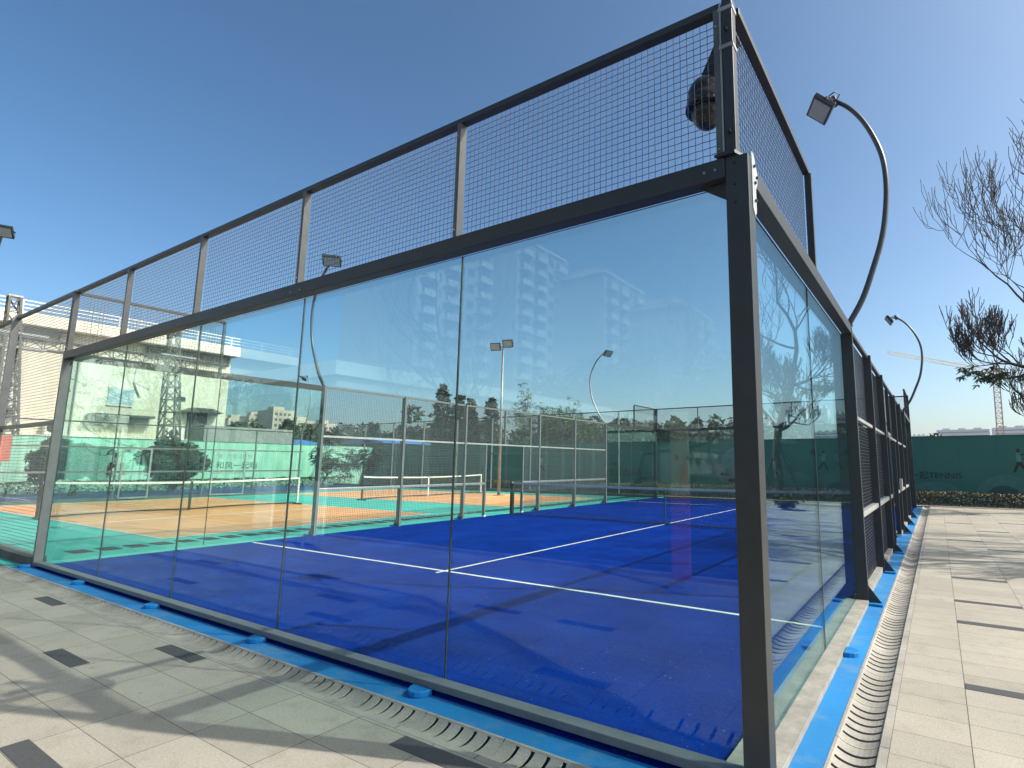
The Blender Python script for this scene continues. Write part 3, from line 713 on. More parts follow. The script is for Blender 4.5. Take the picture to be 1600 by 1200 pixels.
figure(3.45, 1.35, 1.15, body='hillpale'); figure(-2.9, 1.35, 1.2, body='hillpale'); figure(-5.6, 1.0, 1.2); figure(7.5, 1.2, 1.3); figure(-19, 1.1, 1.3); figure(-23.5, 1.1, 1.3)
for x in (3.45, -2.9):
    pr_y('printed_racket', disc(x+.42, 2.05, .11, .14, 0, 2*PI, 14), 'ink', fh, .008)
    pr_y('printed_racket', [(x+.05, 1.88), (x+.35, 1.95), (x+.35, 1.98), (x+.05, 1.92)], 'ink', fh, .009)
HX = -34.6
lh = root('hoarding', (HX, 5, 0), 'sunlit mint green hoarding at the left, streaked with grime, below the cream station', 'hoarding', 'green site hoardings')
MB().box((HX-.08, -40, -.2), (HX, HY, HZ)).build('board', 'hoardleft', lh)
MB().box((HX-.10, -40, HZ), (HX+.02, HY-.03, HZ+.04)).build('cap_rail', 'hill', lh)
for i in range(40):
    y = -26+1.22*i; MB().box((HX, y, 0), (HX+.0022, y+.01, HZ-.005)).build('panel_seam', 'hill', lh)
text_mesh('lettering', '一板 和风一起嗨', .46, 'ink', lh, (HX+.006, 11.9, 1.12), (PI/2, 0, PI/2))
text_mesh('lettering', '“春” 为生活打扮', .28, 'inkgrey', lh, (HX+.006, 12.9, 1.72), (PI/2, 0, PI/2))

# ------------------------------------------------------------------ foliage helpers
def leaves(mb, c, rad, n, size, rng, shell=.5, flat=1.0, droop=0):
    for _ in range(n):
        d = Vector((rng.gauss(0, 1), rng.gauss(0, 1), rng.gauss(0, 1))).normalized()
        k = shell+(1-shell)*rng.random()**.6
        p = Vector((c[0]+d.x*rad[0]*k, c[1]+d.y*rad[1]*k, c[2]+d.z*rad[2]*k*flat))
        s = size*(.6+.8*rng.random())
        u = Vector((rng.gauss(0, 1), rng.gauss(0, 1), rng.gauss(0, .6)-droop)).normalized(); v = u.orthogonal(); v.rotate(Matrix.Rotation(rng.random()*6.28, 3, u)); v.normalize()
        mb.add([p-u*s, p+v*s*.38, p+u*s, p-v*s*.38], [(0, 1, 2, 3)])
def hedge(name, x0, x1, y0, y1, h, lab, rng, dens=420, size=.045, grp=None):
    g = root(name, ((x0+x1)/2, (y0+y1)/2, 0), lab, 'hedge', grp)
    mb = MB(); n = int((x1-x0)*(y1-y0)*dens)
    for _ in range(n):
        x, y = rng.uniform(x0, x1), rng.uniform(y0, y1)
        hh = h*(.86+.16*noise.noise(Vector((x*1.3, y*1.3, 3)))+.10*noise.noise(Vector((x*6, y*6, 3))))
        z = hh*(1-rng.random()**2.2*.95)
        s = size*(.6+.8*rng.random())
        u = Vector((rng.gauss(0, 1), rng.gauss(0, 1), abs(rng.gauss(0, .9)))).normalized(); v = u.orthogonal(); v.rotate(Matrix.Rotation(rng.random()*6.28, 3, u))
        p = Vector((x, y, z)); mb.add([p-u*s, p+v*s*.4, p+u*s, p-v*s*.4], [(0, 1, 2, 3)])
    mb.build('foliage', 'hedgeleaf', g)
    mb = MB(); k = int(max(x1-x0, y1-y0)/.35)
    for i in range(k):
        t_ = (i+.5)/k; x = x0+(x1-x0)*(t_ if x1-x0 > y1-y0 else .5); y = y0+(y1-y0)*(t_ if x1-x0 <= y1-y0 else .5)
        for a in (-.12, .12): mb.tube([(x, y, 0), (x+a, y+a*.5, h*.7)], [.012, .005], 4)
    mb.build('stems', 'bark', g)
rng = random.Random(7)
hedge('hedge', -33.5, 14, 21.5, 22.5, .58, 'low clipped green and bronze hedge along the foot of the dark hoarding', rng, 900, .036)
hedge('hedge', -34.3, -33.6, -14, 21.2, .62, 'low dark hedge strip along the foot of the mint hoarding', rng, 500, .05)

def branch_tree(name, loc, H, lab, seed, spread=3.2, leafn=0, leafmat_='leaf', grp=None, first=.38, support=False, levels=5, twig=1.0, leafsize=.13, leaflow=False, density=1.0, barkm='bark'):
    rg = random.Random(seed); g = root(name, loc, lab, 'tree', grp); base = Vector(loc)
    mb = MB(); tips = []
    def grow(p, d, L, r, lev):
        k = 5 if lev < 3 else 4; pts = [p]; rr = [r]; q = p.copy(); dd = d.copy()
        for i in range(k):
            dd = (dd+Vector((rg.gauss(0, .13+.05*(lev > 0)), rg.gauss(0, .13+.05*(lev > 0)), (.05 if lev > 0 else .02)+(.07*lev if lev > 2 else 0)))).normalized()
            q = q+dd*(L/k); pts.append(q.copy()); rr.append(r*(1-.52*(i+1)/k) if lev else r*(1-.38*(i+1)/k))
        mb.tube(pts, [max(x, .0055*twig) for x in rr], 8 if lev == 0 else (5 if lev < 3 else 3), False)
        if lev >= levels: tips.append((q, dd)); return
        nch = [5, 5, 4, 4, 3, 2][lev]
        nch = max(2, int(nch*density+.5))
        for c in range(nch):
            f = (.45+.55*(c+1)/nch) if lev else (.62+.38*(c+1)/nch)
            j = min(len(pts)-1, max(1, int(f*k))); P = pts[j]
            ax = dd.orthogonal(); ax.rotate(Matrix.Rotation(rg.random()*6.28 if lev else c*2.4+rg.random()*.6, 3, dd))
            ang = R(rg.uniform(28, 62)) if lev else R(rg.uniform(38, 68))
            nd = dd.copy(); nd.rotate(Matrix.Rotation(ang, 3, ax))
            if lev > 1 and nd.z < -.1: nd.z *= -.5
            ll = L*rg.uniform(.52, .80) if lev else spread*rg.uniform(.55, .95)
            grow(P, nd.normalized(), ll, rr[j]*rg.uniform(.5, .68), lev+1)
        if lev: tips.append((q, dd))
        # leader
        grow(pts[-1], (dd+Vector((rg.gauss(0, .15), rg.gauss(0, .15), .25))).normalized(), L*.72 if lev else (H-H*first)*.5, rr[-1]*.92, lev+1)
    grow(base+Vector((0, 0, -.1)), Vector((rg.gauss(0, .03), rg.gauss(0, .03), 1)).normalized(), H*first, .028*H*.55, 0)
    mb.build('trunk', barkm, g, smooth=True)
    if leafn:
        lb = MB(); tt = [t_ for t_ in tips if (not leaflow or t_[0].z < loc[2]+H*.48)]
        rg.shuffle(tt)
        for (q, dd) in tt[:leafn]:
            for _ in range(9):
                a = rg.random()*6.28; u = Vector((math.cos(a), math.sin(a), rg.uniform(-.7, .2))).normalized(); v = u.cross(Vector((0, 0, 1))).normalized()
                s = leafsize*rg.uniform(.6, 1.2); o = q+Vector((rg.gauss(0, .05), rg.gauss(0, .05), rg.gauss(0, .05)))
                lb.add([o, o+u*s+v*s*.28, o+u*s*2+Vector((0, 0, -s*.35)), o+u*s-v*s*.28], [(0, 1, 2, 3)])
        lb.build('crown', leafmat_, g)
    if support:
        for a in (.4, 2.5, 4.6):
            MB().tube([base+Vector((math.cos(a)*1.0, math.sin(a)*1.0, 0)), base+Vector((math.cos(a)*.12, math.sin(a)*.12, 2.1))], .035, 6).build('support_pole', 'bark', g)
    return g
def leafy_limb(par, pts, seed, matl='leaf'):
    rg = random.Random(seed); P = smoothcurve(pts, 5); mb = MB(); n = len(P)
    mb.tube(P, [.045*(1-.8*i/n) for i in range(n)], 5); lb = MB()
    for i in range(n//3, n):
        for k in range(5):
            d = Vector((rg.gauss(0, 1), rg.gauss(0, 1), rg.uniform(-.3, .9))).normalized(); L = rg.uniform(.2, .55); q = P[i]+d*L*.5+Vector((0, 0, .03)); e = P[i]+d*L
            mb.tube([P[i], q, e], [.012, .008, .005], 3)
            if i > n*.5:
                for _ in range(8):
                    a = rg.random()*6.28; u = Vector((math.cos(a), math.sin(a), rg.uniform(-.8, .1))).normalized(); v = u.cross(Vector((0, 0, 1))).normalized(); s = rg.uniform(.07, .13)
                    lb.add([e, e+u*s+v*s*.36, e+u*s*2+Vector((0, 0, -s*.4)), e+u*s-v*s*.36], [(0, 1, 2, 3)])
    mb.build('limb', 'bark', par); lb.build('leaf_cluster', matl, par)
T3 = branch_tree('bare_tree', (4.6, 19.9, 0), 13.0, 'tallest bare tree at the right end of the paving, propped by poles near the hedge', 6, spread=2.0, twig=2.2, leafn=0, grp='bare trees beside the paving', support=True, leaflow=True)
branch_tree('bare_tree', (7.9, 15.0, 0), 10.0, 'middle bare tree of the row on the right, twigs against the sky above the crane', 5, spread=1.6, twig=2.0, leafn=0, grp='bare trees beside the paving', support=True, leaflow=True)
branch_tree('bare_tree', (5.6, 9.5, 0), 9.5, 'nearest bare tree of the row on the right, casting branch shadows on the paving', 7, spread=1.7, twig=2.6, levels=4, first=.52, leafn=0, grp='bare trees beside the paving', leaflow=True)

leafy_limb(T3, [(4.6, 19.9, 4.9), (4.0, 19.7, 4.7), (3.2, 19.5, 4.35), (2.6, 19.4, 4.35), (1.95, 19.4, 4.6)], 5)
# shrubs and small trees before the left hoarding
def round_tree(name, loc, rx, rz, h, lab, seed, mat='leaf', n=2600, size=.10, grp=None, clumps=26):
    rg = random.Random(seed); g = root(name, loc, lab, 'tree', grp); b = Vector(loc)
    mb = MB(); mb.tube([b, b+Vector((.05, .02, h*.5)), b+Vector((0, 0, h))], [.14, .10, .05], 7, False)
    lb = MB()
    for i in range(clumps):
        d = Vector((rg.gauss(0, 1), rg.gauss(0, 1), rg.gauss(0, .8))).normalized(); k = rg.uniform(.35, .85)
        c = b+Vector((d.x*rx*k, d.y*rx*k, h+d.z*rz*k)); cr = rx*rg.uniform(.25, .42)
        mb.tube([b+Vector((0, 0, h*.6)), (b+Vector((0, 0, h*.8))+c)/2, c], [.05, .03, .012], 4, False)
        leaves(lb, c, (cr, cr, cr*.75), n//clumps, size, rg, .4)
    mb.build('trunk', 'bark', g); lb.build('crown', mat, g)
    return g
round_tree('round_tree', (-31, 5.9, 0), 1.45, 1.05, 1.45, 'dense round dark green tree left of the open white gate', 21, 'darkleaf', 8000, .13, 'round trees before the mint hoarding')
round_tree('round_tree', (-31, 9.5, 0), 1.5, 1.15, 1.5, 'dense round dark green tree beside the closed gate in front of the lattice mast', 22, 'darkleaf', 8000, .13, 'round trees before the mint hoarding')
round_tree('round_tree', (-31, 1.6, 0), 1.9, 1.2, 1.3, 'wide dark bushy tree behind the leftmost mesh fence', 23, 'darkleaf', 8000, .13, 'round trees before the mint hoarding')
branch_tree('forked_tree', (-31.2, 17.4, 0), 3.3, 'low forked tree with sparse leaves near the hoarding corner', 31, spread=1.3, leafn=120, leafmat_='darkleaf', levels=3, leafsize=.16, first=.25)
branch_tree('forked_tree', (-30.6, 19.6, 0), 3.0, 'low leafy forked tree beside the slanting shadow on the hoarding', 32, spread=1.3, leafn=160, leafmat_='darkleaf', levels=3, leafsize=.16, first=.25)
rg = random.Random(3)
for i, (x, y, r_, lb_) in enumerate(((2.75, 16.2, .30, 'small round green shrub at the right edge of the paving'),)):
    g = root('shrub', (3.6, 16.6, 0), lb_, 'shrub'); mb = MB(); leaves(mb, (3.6, 16.6, .30), (.42, .42, .32), 900, .06, rg, .3); mb.build('foliage', 'leaf', g)
    mb = MB()
    for k in range(6): mb.tube([(3.6, 16.6, 0), (3.6+.2*math.cos(k), 16.6+.2*math.sin(k), .35)], [.015, .006], 4)
    mb.build('stems', 'bark', g)
branch_tree('flowering_tree', (-22.9, 29.3, 0), 5.2, 'bright feathery tree rising behind the dark hoarding near the twin floodlight', 41, spread=2.4, leafn=900, leafmat_='brightleaf', levels=4, leafsize=.13, first=.45)
branch_tree('flowering_tree', (-20.3, 28.9, 0), 4.6, 'lower bright feathery tree behind the hoarding, right of its taller neighbour', 42, spread=2.0, leafn=700, leafmat_='brightleaf', levels=4, leafsize=.13, first=.45)
# conifers
def conifer(loc, h, r, lab, seed):
    rg = random.Random(seed); g = root('conifer', loc, lab, 'tree', 'tall dark conifers'); b = Vector(loc)
    MB().tube([b, b+Vector((0, 0, h))], [.22, .03], 6).build('trunk', 'bark', g)
    mb = MB(); z = h*.12
    while z < h:
        t_ = z/h; rr = r*(1-t_)**.62*(.85+.25*rg.random())+.16
        for k in range(int(7+8*(1-t_))):
            a = rg.random()*6.28; q = rr*rg.uniform(.45, 1)
            leaves(mb, b+Vector((math.cos(a)*q, math.sin(a)*q, z+rg.gauss(0, .15))), (.42, .42, .26), 22, .22, rg, .2)
        z += h*.035
    mb.build('crown', 'darkleaf', g)
for i, (x, y, h, r_, lab) in enumerate(((-56.0, 49.4, 12.3, 2.6, 'tallest dark conifer, leftmost of the row on the skyline'), (-54.0, 50.7, 10.9, 1.9, 'second dark conifer of the skyline row, narrow top'),
        (-52.9, 51.7, 10.3, 1.8, 'third dark conifer of the skyline row, between two others'), (-50.4, 53.0, 10.4, 2.2, 'rightmost dark conifer of the skyline row, broad crown'),
        (-61.0, 42.8, 6.6, 1.9, 'short dark conifer above the blue roofs, left of the tall row'))):
    conifer((x, y, -.3), h, r_, lab, 50+i)
# distant wood: reads as one mass
rg = random.Random(77); mb = MB()
def wood(p, q, n, h0, h1, leafs, size):
    p, q = Vector(p), Vector(q); d = (q-p)
    for i in range(n):
        c = p+d*((i+rg.random())/n)+Vector((rg.gauss(0, 3), rg.gauss(0, 3), 0)); h = rg.uniform(h0, h1)
        if rg.random() < .45:
            for k in range(leafs):
                t_ = rg.random()**.8; r_ = 1.9*(1-t_)**.7+.2; a = rg.random()*6.28; pt = Vector((c.x+math.cos(a)*r_*rg.random()**.5, c.y+math.sin(a)*r_*rg.random()**.5, h*(.15+.85*t_)))
                leaves(mb, pt, (.3, .3, .3), 1, size, rg)
        else:
            for k in range(7):
                cc = (c.x+rg.gauss(0, 1.3), c.y+rg.gauss(0, 1.3), h*.62+rg.gauss(0, h*.15)); leaves(mb, cc, (1.6, 1.6, h*.2), leafs//7, size, rg, .3)
wood((-120, 20, 0), (-92, 46, 0), 34, 4.5, 8.5, 700, .5)
wood((-92, 46, 0), (-50, 72, 0), 56, 5.5, 8.4, 700, .5)
wood((-50, 72, 0), (-10, 94, 0), 60, 6.0, 9.0, 700, .5)
wood((-10, 94, 0), (4, 100, 0), 14, 4.5, 6.5, 600, .5)
wood((-75, 34, 0), (-48, 50, 0), 26, 3.2, 5.0, 500, .4)
struct('distant_wood', mb, 'woodleaf', kind='stuff')

# ------------------------------------------------------------------ station, masts, sheds, town, crane
FX = -60
g = root('station_building', (FX-8, 0, 0), 'large stained cream station building with projecting pale roof edge at the left', 'building')
MB().box((FX-24, -30, -.3), (FX, 24.6, 12.05)).build('wall', 'station', g)
MB().box((FX-25, -31, 12.1), (FX+1.1, 24.9, 13.05)).build('roof_edge', 'fascia', g)
for z in (13.3, 13.6, 13.9): MB().box((FX+.95, -31, z), (FX+1.05, 24.8, z+.07)).build('railing', 'white', g)
for i in range(19):
    MB().box((FX+.96, -30+3*i, 13.05), (FX+1.04, -29.92+3*i, 13.95)).build('railing_post', 'white', g)
MB().box((FX, -30, 3.2), (FX+1.6, 26.5, 3.55)).build('ledge', 'fascia', g)
MB().box((FX, -30, 2.0), (FX+1.2, 27.5, 3.2)).build('plinth', 'concdark', g)
for y0, y1 in ((-6, 3.5), (9.5, 11.6), (17.5, 24.3)): MB().box((FX-.0, y0, 11.1), (FX+.35, y1, 11.95)).build('louvre', 'louvre', g)
w_ = MB().box((FX-.0, 15.2, 6.4), (FX+.06, 17.0, 7.9)).build('window', 'windowblue', g); MB().box((FX+.06, 15.2, 6.3), (FX+.14, 17.0, 6.4)).build('sill', 'fascia', w_)
for y0, y1 in ((6.2, 9.6), (14.0, 18.3)):
    MB().box((FX, y0, 5.3), (FX+1.4, y1, 5.5)).build('awning', 'louvre', g); MB().box((FX, y0+.1, 4.5), (FX+.5, y1-.1, 5.28)).build('shutter_box', 'greybox', g)
for y0 in (11.4, 19.6):
    a = MB().box((FX+.02, y0, 3.6), (FX+.8, y0+1.3, 4.6)).build('air_conditioner', 'white', g); MB().tube([(FX+.8, y0+.45, 4.1), (FX+.83, y0+.45, 4.1)], .38, 12).build('fan_grille', 'black', a)
d = MB().box((FX, 21.3, 3.56), (FX+.25, 22.9, 6.2)).build('doorway', 'louvre', g); MB().prism([(FX, 20.4, 6.2), (FX, 23.9, 6.2), (FX, 22.9, 6.6), (FX, 21.3, 6.6)], (1.3, 0, 0)).build('canopy', 'louvre', d)
for y0, r0 in ((13.0, 0), (3.0, 1), (9.3, 2)):
    MB().tube([(FX+.1, y0, 3.6), (FX+.1, y0, 11.0)], .05, 5).build('downpipe', 'galv', g)
def lattice(mb, p, q, w0, w1, n, r, up=Vector((0, 0, 1)), side=None):
    p, q = Vector(p), Vector(q); d = (q-p).normalized()
    x = (side or d.orthogonal()); x = (x-d*x.dot(d)).normalized(); y = d.cross(x)
    def C(t_, i):
        w_ = (w0+(w1-w0)*t_)/2; s = ((-1,-1),(1,-1),(1,1),(-1,1))[i % 4]; return p+(q-p)*t_+x*w_*s[0]+y*w_*s[1]
    for i in range(4): mb.bar(C(0, i), C(1, i), r)
    for k in range(n):
        a, b = k/n, (k+1)/n
        for i in range(4):
            mb.bar(C(a, i), C(b, i+1) if k % 2 else C(b, i+1), r*.6); mb.bar(C(b, i), C(b, i+1), r*.5)
    return mb
ty = ((14.2, 'steel lattice mast standing before the cream station wall, right end of the gantry'), (6.3, 'steel lattice mast at the far left, left end of the gantry'), (-3.0, 'steel lattice mast beyond the left edge behind the mesh fence'))
for yy, lab in ty:
    g = root('lattice_mast', (-44, yy, 0), lab, 'mast', 'railway masts before the station')
    lattice(MB(), (-44, yy, -.3), (-44, yy-.6, 10.9), 1.2, .45, 13, .075, side=Vector((1, 0, 0))).build('mast', 'concdark', g)  # dark tone puts the backlit look into the steel colour
    MB().box((-44.3, yy-.9, 10.85), (-43.7, yy-.3, 10.95)).build('mast_cap', 'galv', g)
    for z in (7.9, 8.7): MB().box((-44.35, yy-1.3, z), (-43.65, yy+1.0, z+.12)).build('gantry_clamp', 'galv', g)
g = root('gantry_beam', (-44, 10, 8.3), 'horizontal lattice gantry beam joining the railway masts', 'gantry')
lattice(MB(), (-44, -12, 8.3), (-44, 15.2, 8.3), .6, .6, 34, .055, side=Vector((1, 0, 0))).build('beam', 'concdark', g)  # same backlit tone as the masts, put into the colour
for yy, k in ((8.4, 0), (11.8, 1)):
    MB().tube([(-44, yy, 8.0), (-43.4, yy-.3, 6.6), (-43.4, yy+.6, 6.2)], .04, 5).build('wire_bracket', 'galv', g)
    MB().tube([(-43.4, yy-.3, 6.6), (-43.4, yy+.1, 5.6)], .07, 6).build('insulator', 'concdark', g)
g = tag(MB().box((-40, 13.6, -.3), (-38, 19.3, 3.75)).build('site_container', 'greybox'), 'plain grey site container showing above the mint hoarding', 'container')
for i, (x0, x1, y0, y1, z, lab) in enumerate(((-66, -56, 24, 33, 3.9, 'left low shed with blue sheet roof behind the mint hoarding'), (-54.5, -48, 34.4, 40, 4.1, 'right low shed with blue sheet roof behind the dark hoarding'))):
    g = root('shed', ((x0+x1)/2, (y0+y1)/2, 0), lab, 'shed', 'blue roofed sheds behind the hoarding')
    MB().box((x0, y0, -.3), (x1, y1, z-.6)).build('wall', 'concdark', g)
    xm = (x0+x1)/2
    mb = MB()
    mb.prism([(x0-.4, y0-.4, z-.55), (x1+.4, y0-.4, z-.55), (x1+.4, y0-.4, z-.45), (xm, y0-.4, z+.15), (x0-.4, y0-.4, z-.45)], (0, y1-y0+.8, 0)); mb.build('roof', 'roofblue', g)
    for k in range(4): MB().box((x0+1+k*(x1-x0)/4, y0-.05, 1.4), (x0+2+k*(x1-x0)/4, y0+.0-.001, 2.6)).build('window', 'white', g)
for i, (x, y, sx, sy, h, lab) in enumerate(((-332, 143, 12, 10, 26.5, 'leftmost pale brown town block on the horizon left of the pine'), (-324, 148, 9, 10, 25, 'low pale brown town block second from the left on the horizon'),
        (-316, 154, 10, 10, 26.5, 'third pale town block on the left horizon'), (-305, 160, 16, 12, 29.5, 'broad flat-topped reddish town block, highest on the left horizon'), (-292, 166, 10, 10, 24, 'pale town block right of the broad one on the horizon'),
        (-284, 174, 10, 10, 22.5, 'small town block half hidden by the conifer on the left horizon'), (-338, 137, 8, 10, 24, 'small town block next to the station edge on the horizon'))):
    g = root('town_block', (x, y, 0), lab, 'building', 'town blocks on the left horizon')
    MB().box((x-sx/2, y-sy/2, -.3), (x+sx/2, y+sy/2, h)).build('wall', 'townwall', g)
    MB().box((x-sx/4, y-sy/4, h), (x+sx/8, y+sy/4, h+2.2)).build('roof', 'townwall', g)
    for k in range(5):
        for j in range(4):
            MB().box((x+sx/2, y-sy/2+1+j*2.3, h-3-3*k), (x+sx/2+.1, y-sy/2+2.3+j*2.3, h-1.6-3*k)).build('window', 'windowglass', g)
# far slab blocks on the right horizon and hazy towers behind the tree line
def block(x, y, sx, sy, h, lab, grp, name='slab_block', mat='farwall', rows=5):
    g = root(name, (x, y, 0), lab, 'building', grp)
    MB().box((x-sx/2, y-sy/2, -.3), (x+sx/2, y+sy/2, h)).build('wall', mat, g)
    for k in range(3): MB().box((x-sx/2+sx*(.12+.3*k), y-sy/4, h), (x-sx/2+sx*(.26+.3*k), y+sy/4, h+1.6)).build('roof', mat, g)
    for k in range(rows):
        z = h-3.2-3.3*k; MB().box((x-sx/2+1.2, y-sy/2-.12, z), (x+sx/2-1.2, y-sy/2, z+1.3)).build('window_band', 'windowglass', g)
block(22, 600, 40, 16, 34.5, 'wide hazy grey block left of the crane mast on the horizon', 'hazy blocks on the right horizon')
block(66, 618, 40, 16, 36.5, 'wide hazy grey block behind the crane mast on the horizon', 'hazy blocks on the right horizon')
block(-12, 590, 12, 12, 29.5, 'small low hazy block at the left of the right horizon', 'hazy blocks on the right horizon')
block(100, 640, 24, 14, 38, 'hazy grey block at the right edge of the horizon', 'hazy blocks on the right horizon')
for i, (x, y, sx, h, lab) in enumerate(((-52, 258, 9, 26.5, 'left narrow hazy tower seen through the side glass'), (-43.5, 264, 8, 27, 'middle hazy tower seen through the side glass'), (-34, 268, 7, 24.5, 'right hazy tower seen through the side glass'), (-66, 250, 8, 22, 'low hazy tower behind the corner post'))):
    block(x, y, sx, 9, h, lab, 'hazy towers beyond the hoarding', 'tower', 'farwall', 6)
# tower crane
g = root('tower_crane', (26, 304, 0), 'red and white tower crane with long jib on the right horizon', 'crane')
lattice(MB(), (25.6, 304, -.3), (26.4, 304, 42), 2.4, 2.4, 18, .2, side=Vector((1, 0, 0))).build('mast', 'cranered', g)
lattice(MB(), (26.4, 304, 42), (26.4, 304, 48), 2.2, .6, 3, .2, side=Vector((1, 0, 0))).build('tower_head', 'cranered', g)
lattice(MB(), (26.4, 303, 44.2), (-15, 277, 53), 1.6, 1.1, 28, .13, side=Vector((0, 0, 1))).build('jib', 'white', g)
lattice(MB(), (26.4, 303, 44.2), (40, 311.5, 44.6), 1.6, 1.4, 8, .1, side=Vector((0, 0, 1))).build('counter_jib', 'white', g)
MB().box((38, 309.5, 41.8), (41, 312.5, 44)).build('counterweight', 'greybox', g)
MB().box((27.4, 302, 41.4), (29.2, 304, 43.6)).build('operator_cab', 'white', g)
MB().tube([(26.4, 303.5, 48), (5, 289.6, 49)], .07, 4).build('tie_rod', 'cranered', g)
MB().tube([(26.4, 303.5, 48), (38, 310.4, 45)], .07, 4).build('tie_rod', 'cranered', g)

# ------------------------------------------------------------------ behind the viewer: what the glass reflects
def tower(x, y, sx, sy, H, lab, seed):
    g = root('apartment_tower', (x, y, 0), lab, 'building', 'apartment towers reflected in the glass')
    MB().box((x-sx/2, y-sy/2, -.3), (x+sx/2, y+sy/2, H)).build('wall', 'towerwall', g)
    MB().box((x-sx/2-.6, y-sy/2-.6, H), (x+sx/2+.6, y+sy/2+.6, H+.5)).build('roof_slab', 'towertrim', g)
    MB().box((x-sx/4, y-sy/4, H+.5), (x+sx/4, y+sy/4, H+3.2)).build('lift_housing', 'towerwall', g)
    fx = x+sx/2; n = int(H/3); wm = MB().box((0, -.75, 0), (.12, .75, 1.5)).build('window', 'windowglass')
    wmesh = wm.data; bpy.data.objects.remove(wm)
    cols = [(-.38, 'b'), (-.22, 'w'), (-.08, 'w'), (.08, 'b'), (.24, 'w'), (.38, 'b')]
    for k in range(min(n-1, 14)):
        z = H-3*(k+1)
        for c, kd in cols:
            yy = y+c*sy
            o = bpy.data.objects.new('window', wmesh); COL.objects.link(o); o.parent = g; o.location = Vector((fx, yy, z+.6))-g.location
            if kd == 'b':
                b = MB().box((fx, yy-1.5, z-.15), (fx+1.5, yy+1.5, z)); b.box((fx+1.42, yy-1.5, z), (fx+1.5, yy+1.5, z+1.0)); b.box((fx, yy-1.5, z), (fx+1.42, yy-1.44, z+2.8))
                b.build('balcony', 'towertrim', g)
    return g
tower(-80, -64, 20, 17, 47, 'tall cream apartment tower behind the viewer, leftmost in the glass reflection', 1)
tower(-72, -81, 16, 15, 44, 'cream apartment tower with balconies, brightest in the glass reflection', 2)
tower(-60, -93, 16, 15, 38.5, 'cream apartment tower, third from the left in the glass reflection', 3)
tower(-47, -103, 14, 14, 33, 'lowest cream apartment tower, right end of the glass reflection', 4)
g = root('pavilion', (-27, -22, 0), 'low grey pavilion with a white projecting roof edge, mirrored in the near glass', 'building')
MB().box((-38, -42, -.1), (-18, -9.8, 4.1)).build('wall', 'pavwall', g)
MB().box((-39, -43, 4.1), (-16.8, -8.6, 4.45)).build('soffit_band', 'towertrim', g)
MB().box((-39.1, -43.1, 4.5), (-16.6, -8.4, 5.0)).build('roof_edge', 'white', g)
for k in range(8):
    f_ = MB().box((-18, -13.6-3.4*k, .3), (-17.93, -10.6-3.4*k, 3.6)).build('window', 'windowglass', g)
    MB().box((-17.93, -12.14-3.4*k, .3), (-17.88, -12.06-3.4*k, 3.6)).build('window_frame', 'alu', f_)
for k in range(5):
    MB().box((-37+3.8*k, -9.8, .3), (-34+3.8*k, -9.73, 3.6)).build('window', 'windowglass', g)
branch_tree('plaza_tree', (-13.0, -11.5, 0), 10, 'large bare tree behind the viewer whose branches show in the glass reflection', 61, spread=3.0, grp='bare trees behind the viewer', levels=4)
branch_tree('plaza_tree', (-22.5, -6.5, 0), 8, 'bare tree beside the pavilion corner, mirrored at the left of the glass', 62, spread=2.6, grp='bare trees behind the viewer', levels=4, leafn=160, leafmat_='dryleaf')
branch_tree('plaza_tree', (-8.5, -15, 0), 9, 'leafy tree behind the viewer, mirrored near the middle of the glass', 63, spread=2.6, grp='bare trees behind the viewer', levels=4, leafn=120, leafmat_='dryleaf')
round_tree('broad_tree', (-30, -48, 0), 7, 5, 9, 'broad green tree behind the pavilion, faint in the reflection', 64, 'woodleaf', 3000, .4)
round_tree('broad_tree', (-16, -52, 0), 7, 6, 9, 'broad green tree right of the towers, faint in the reflection', 65, 'woodleaf', 3000, .4)
# banner stand and two blank display boards on the plaza
g = root('banner_stand', (-1.8, -3.45, 0), 'slim cream and red banner stand mirrored in the near glass', 'banner stand')
MB().box((-1.92, -3.48, 1.1), (-1.69, -3.45, 2.1)).build('upper_panel', 'cream', g); MB().box((-1.92, -3.48, .12), (-1.69, -3.45, 1.1)).build('lower_panel', 'red', g)
MB().box((-1.95, -3.6, 0), (-1.65, -3.3, .03)).build('base', 'galv', g); MB().tube([(-1.8, -3.5, .03), (-1.8, -3.5, 2.0)], .012, 6).build('mast', 'galv', g)
for x, lab in ((-9.9, 'blank white display board on the plaza, left of its pair in the reflection'), (-8.3, 'blank white display board on the plaza, right of its pair in the reflection')):
    g = root('display_board', (x, -2.9, 0), lab, 'display board', 'blank display boards on the plaza')
    MB().box((x-.3, -2.92, .25), (x+.3, -2.88, 1.15)).build('panel', 'white', g)
    for s_ in (-.27, .27): MB().tube([(x+s_, -2.9, 0), (x+s_, -2.9, .25)], .02, 6).build('leg', 'galv', g)
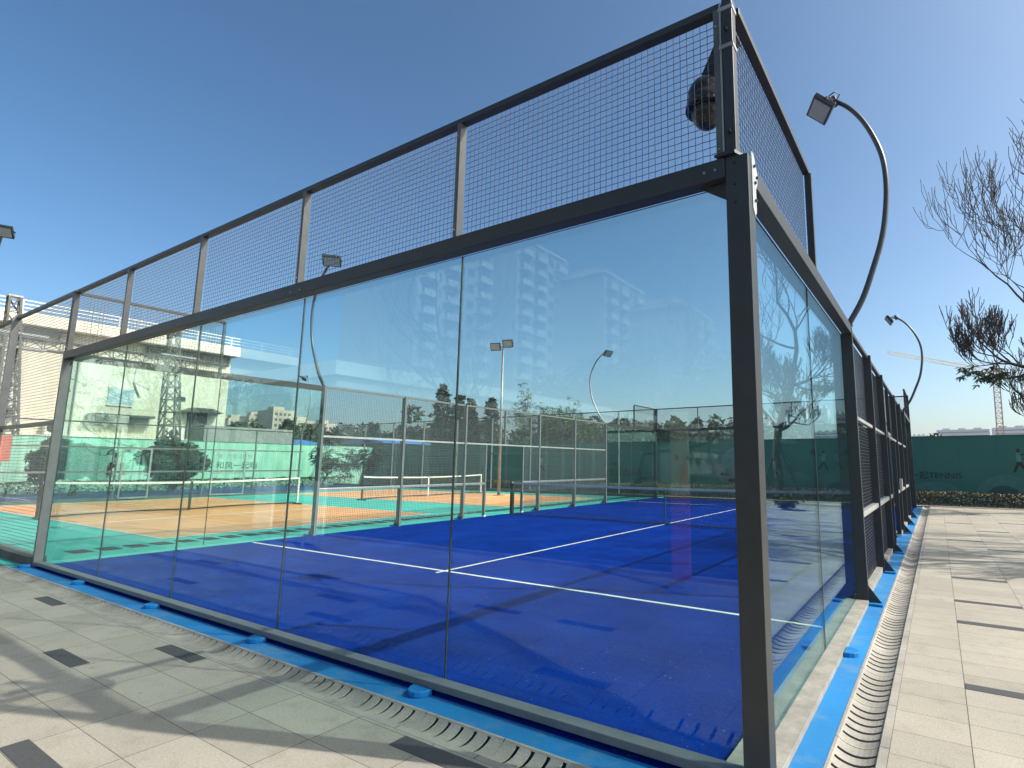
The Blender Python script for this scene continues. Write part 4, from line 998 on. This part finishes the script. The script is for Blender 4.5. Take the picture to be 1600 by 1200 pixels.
# person on the plaza, mirrored at the far left of the glass
def skin_body(name, verts, edges, mat, par, sub=2):
    me = bpy.data.meshes.new(name); off = par.location
    me.from_pydata([tuple(Vector(v[0])-off) for v in verts], edges, []); o = bpy.data.objects.new(name, me); COL.objects.link(o); o.parent = par
    me.materials.append(M[mat]); md = o.modifiers.new('skin', 'SKIN'); md.use_smooth_shade = True
    for i, v in enumerate(verts):
        r_ = v[1]; me.skin_vertices[0].data[i].radius = (r_, r_) if isinstance(r_, (int, float)) else r_
    me.skin_vertices[0].data[0].use_root = True
    sb = o.modifiers.new('subdivision', 'SUBSURF'); sb.levels = sb.render_levels = sub
    return o
px, py = -27.5, -6.2
g = root('person', (px, py, 0), 'person in a burgundy jacket and jeans walking on the plaza, mirrored at the left', 'person')
V = [((px, py, .95), .13), ((px, py, 1.15), .13), ((px, py, 1.38), (.17, .12)), ((px, py, 1.48), .06), ((px+.01, py+.01, 1.56), .055), ((px+.02, py+.01, 1.66), .085), ((px+.01, py, 1.74), .07),
     ((px, py-.19, 1.38), .06), ((px+.02, py-.25, 1.12), .045), ((px+.08, py-.26, .90), .032), ((px+.10, py-.26, .82), .03),
     ((px, py+.19, 1.38), .06), ((px-.02, py+.25, 1.12), .045), ((px+.02, py+.26, .90), .032), ((px+.04, py+.26, .82), .03),
     ((px, py-.09, .88), .09), ((px+.10, py-.10, .50), .062), ((px+.02, py-.10, .10), .042), ((px+.16, py-.10, .04), .03),
     ((px, py+.09, .88), .09), ((px-.06, py+.10, .50), .062), ((px-.20, py+.10, .12), .042), ((px-.06, py+.10, .04), .03)]
E_ = [(0,1),(1,2),(2,3),(3,4),(4,5),(5,6),(2,7),(7,8),(8,9),(9,10),(2,11),(11,12),(12,13),(13,14),(0,15),(15,16),(16,17),(17,18),(0,19),(19,20),(20,21),(21,22)]
skin_body('body', V, E_, 'skin', g)
def grown(idx, k): return [(V[i][0], (V[i][1][0]+k, V[i][1][1]+k) if isinstance(V[i][1], tuple) else V[i][1]+k) for i in idx]
skin_body('jacket', grown([0,1,2,7,8,9,11,12,13], .018), [(0,1),(1,2),(2,3),(3,4),(4,5),(2,6),(6,7),(7,8)], 'burgundy', g)
skin_body('trousers', grown([0,15,16,17,19,20,21], .014), [(0,1),(1,2),(2,3),(0,4),(4,5),(5,6)], 'denim', g)
MB().sphere((px, py, 1.71), (.105, .10, .10), 12, 8).build('hair', 'hair', g, smooth=True)

# ------------------------------------------------------------------ air
hm = bpy.data.materials.new('air'); hm.use_nodes = True; hn = hm.node_tree.nodes; hn.remove(hn['Principled BSDF'])
pv = hn.new('ShaderNodeVolumePrincipled'); pv.inputs['Color'].default_value = (.86, .92, 1, 1); pv.inputs['Density'].default_value = .0004; pv.inputs['Anisotropy'].default_value = .2
hm.node_tree.links.new(pv.outputs[0], hn['Material Output'].inputs['Volume']); M['air'] = hm
struct('haze', MB().box((-1500, -1500, -1.5), (1500, 1700, 62)), 'air', kind='stuff')
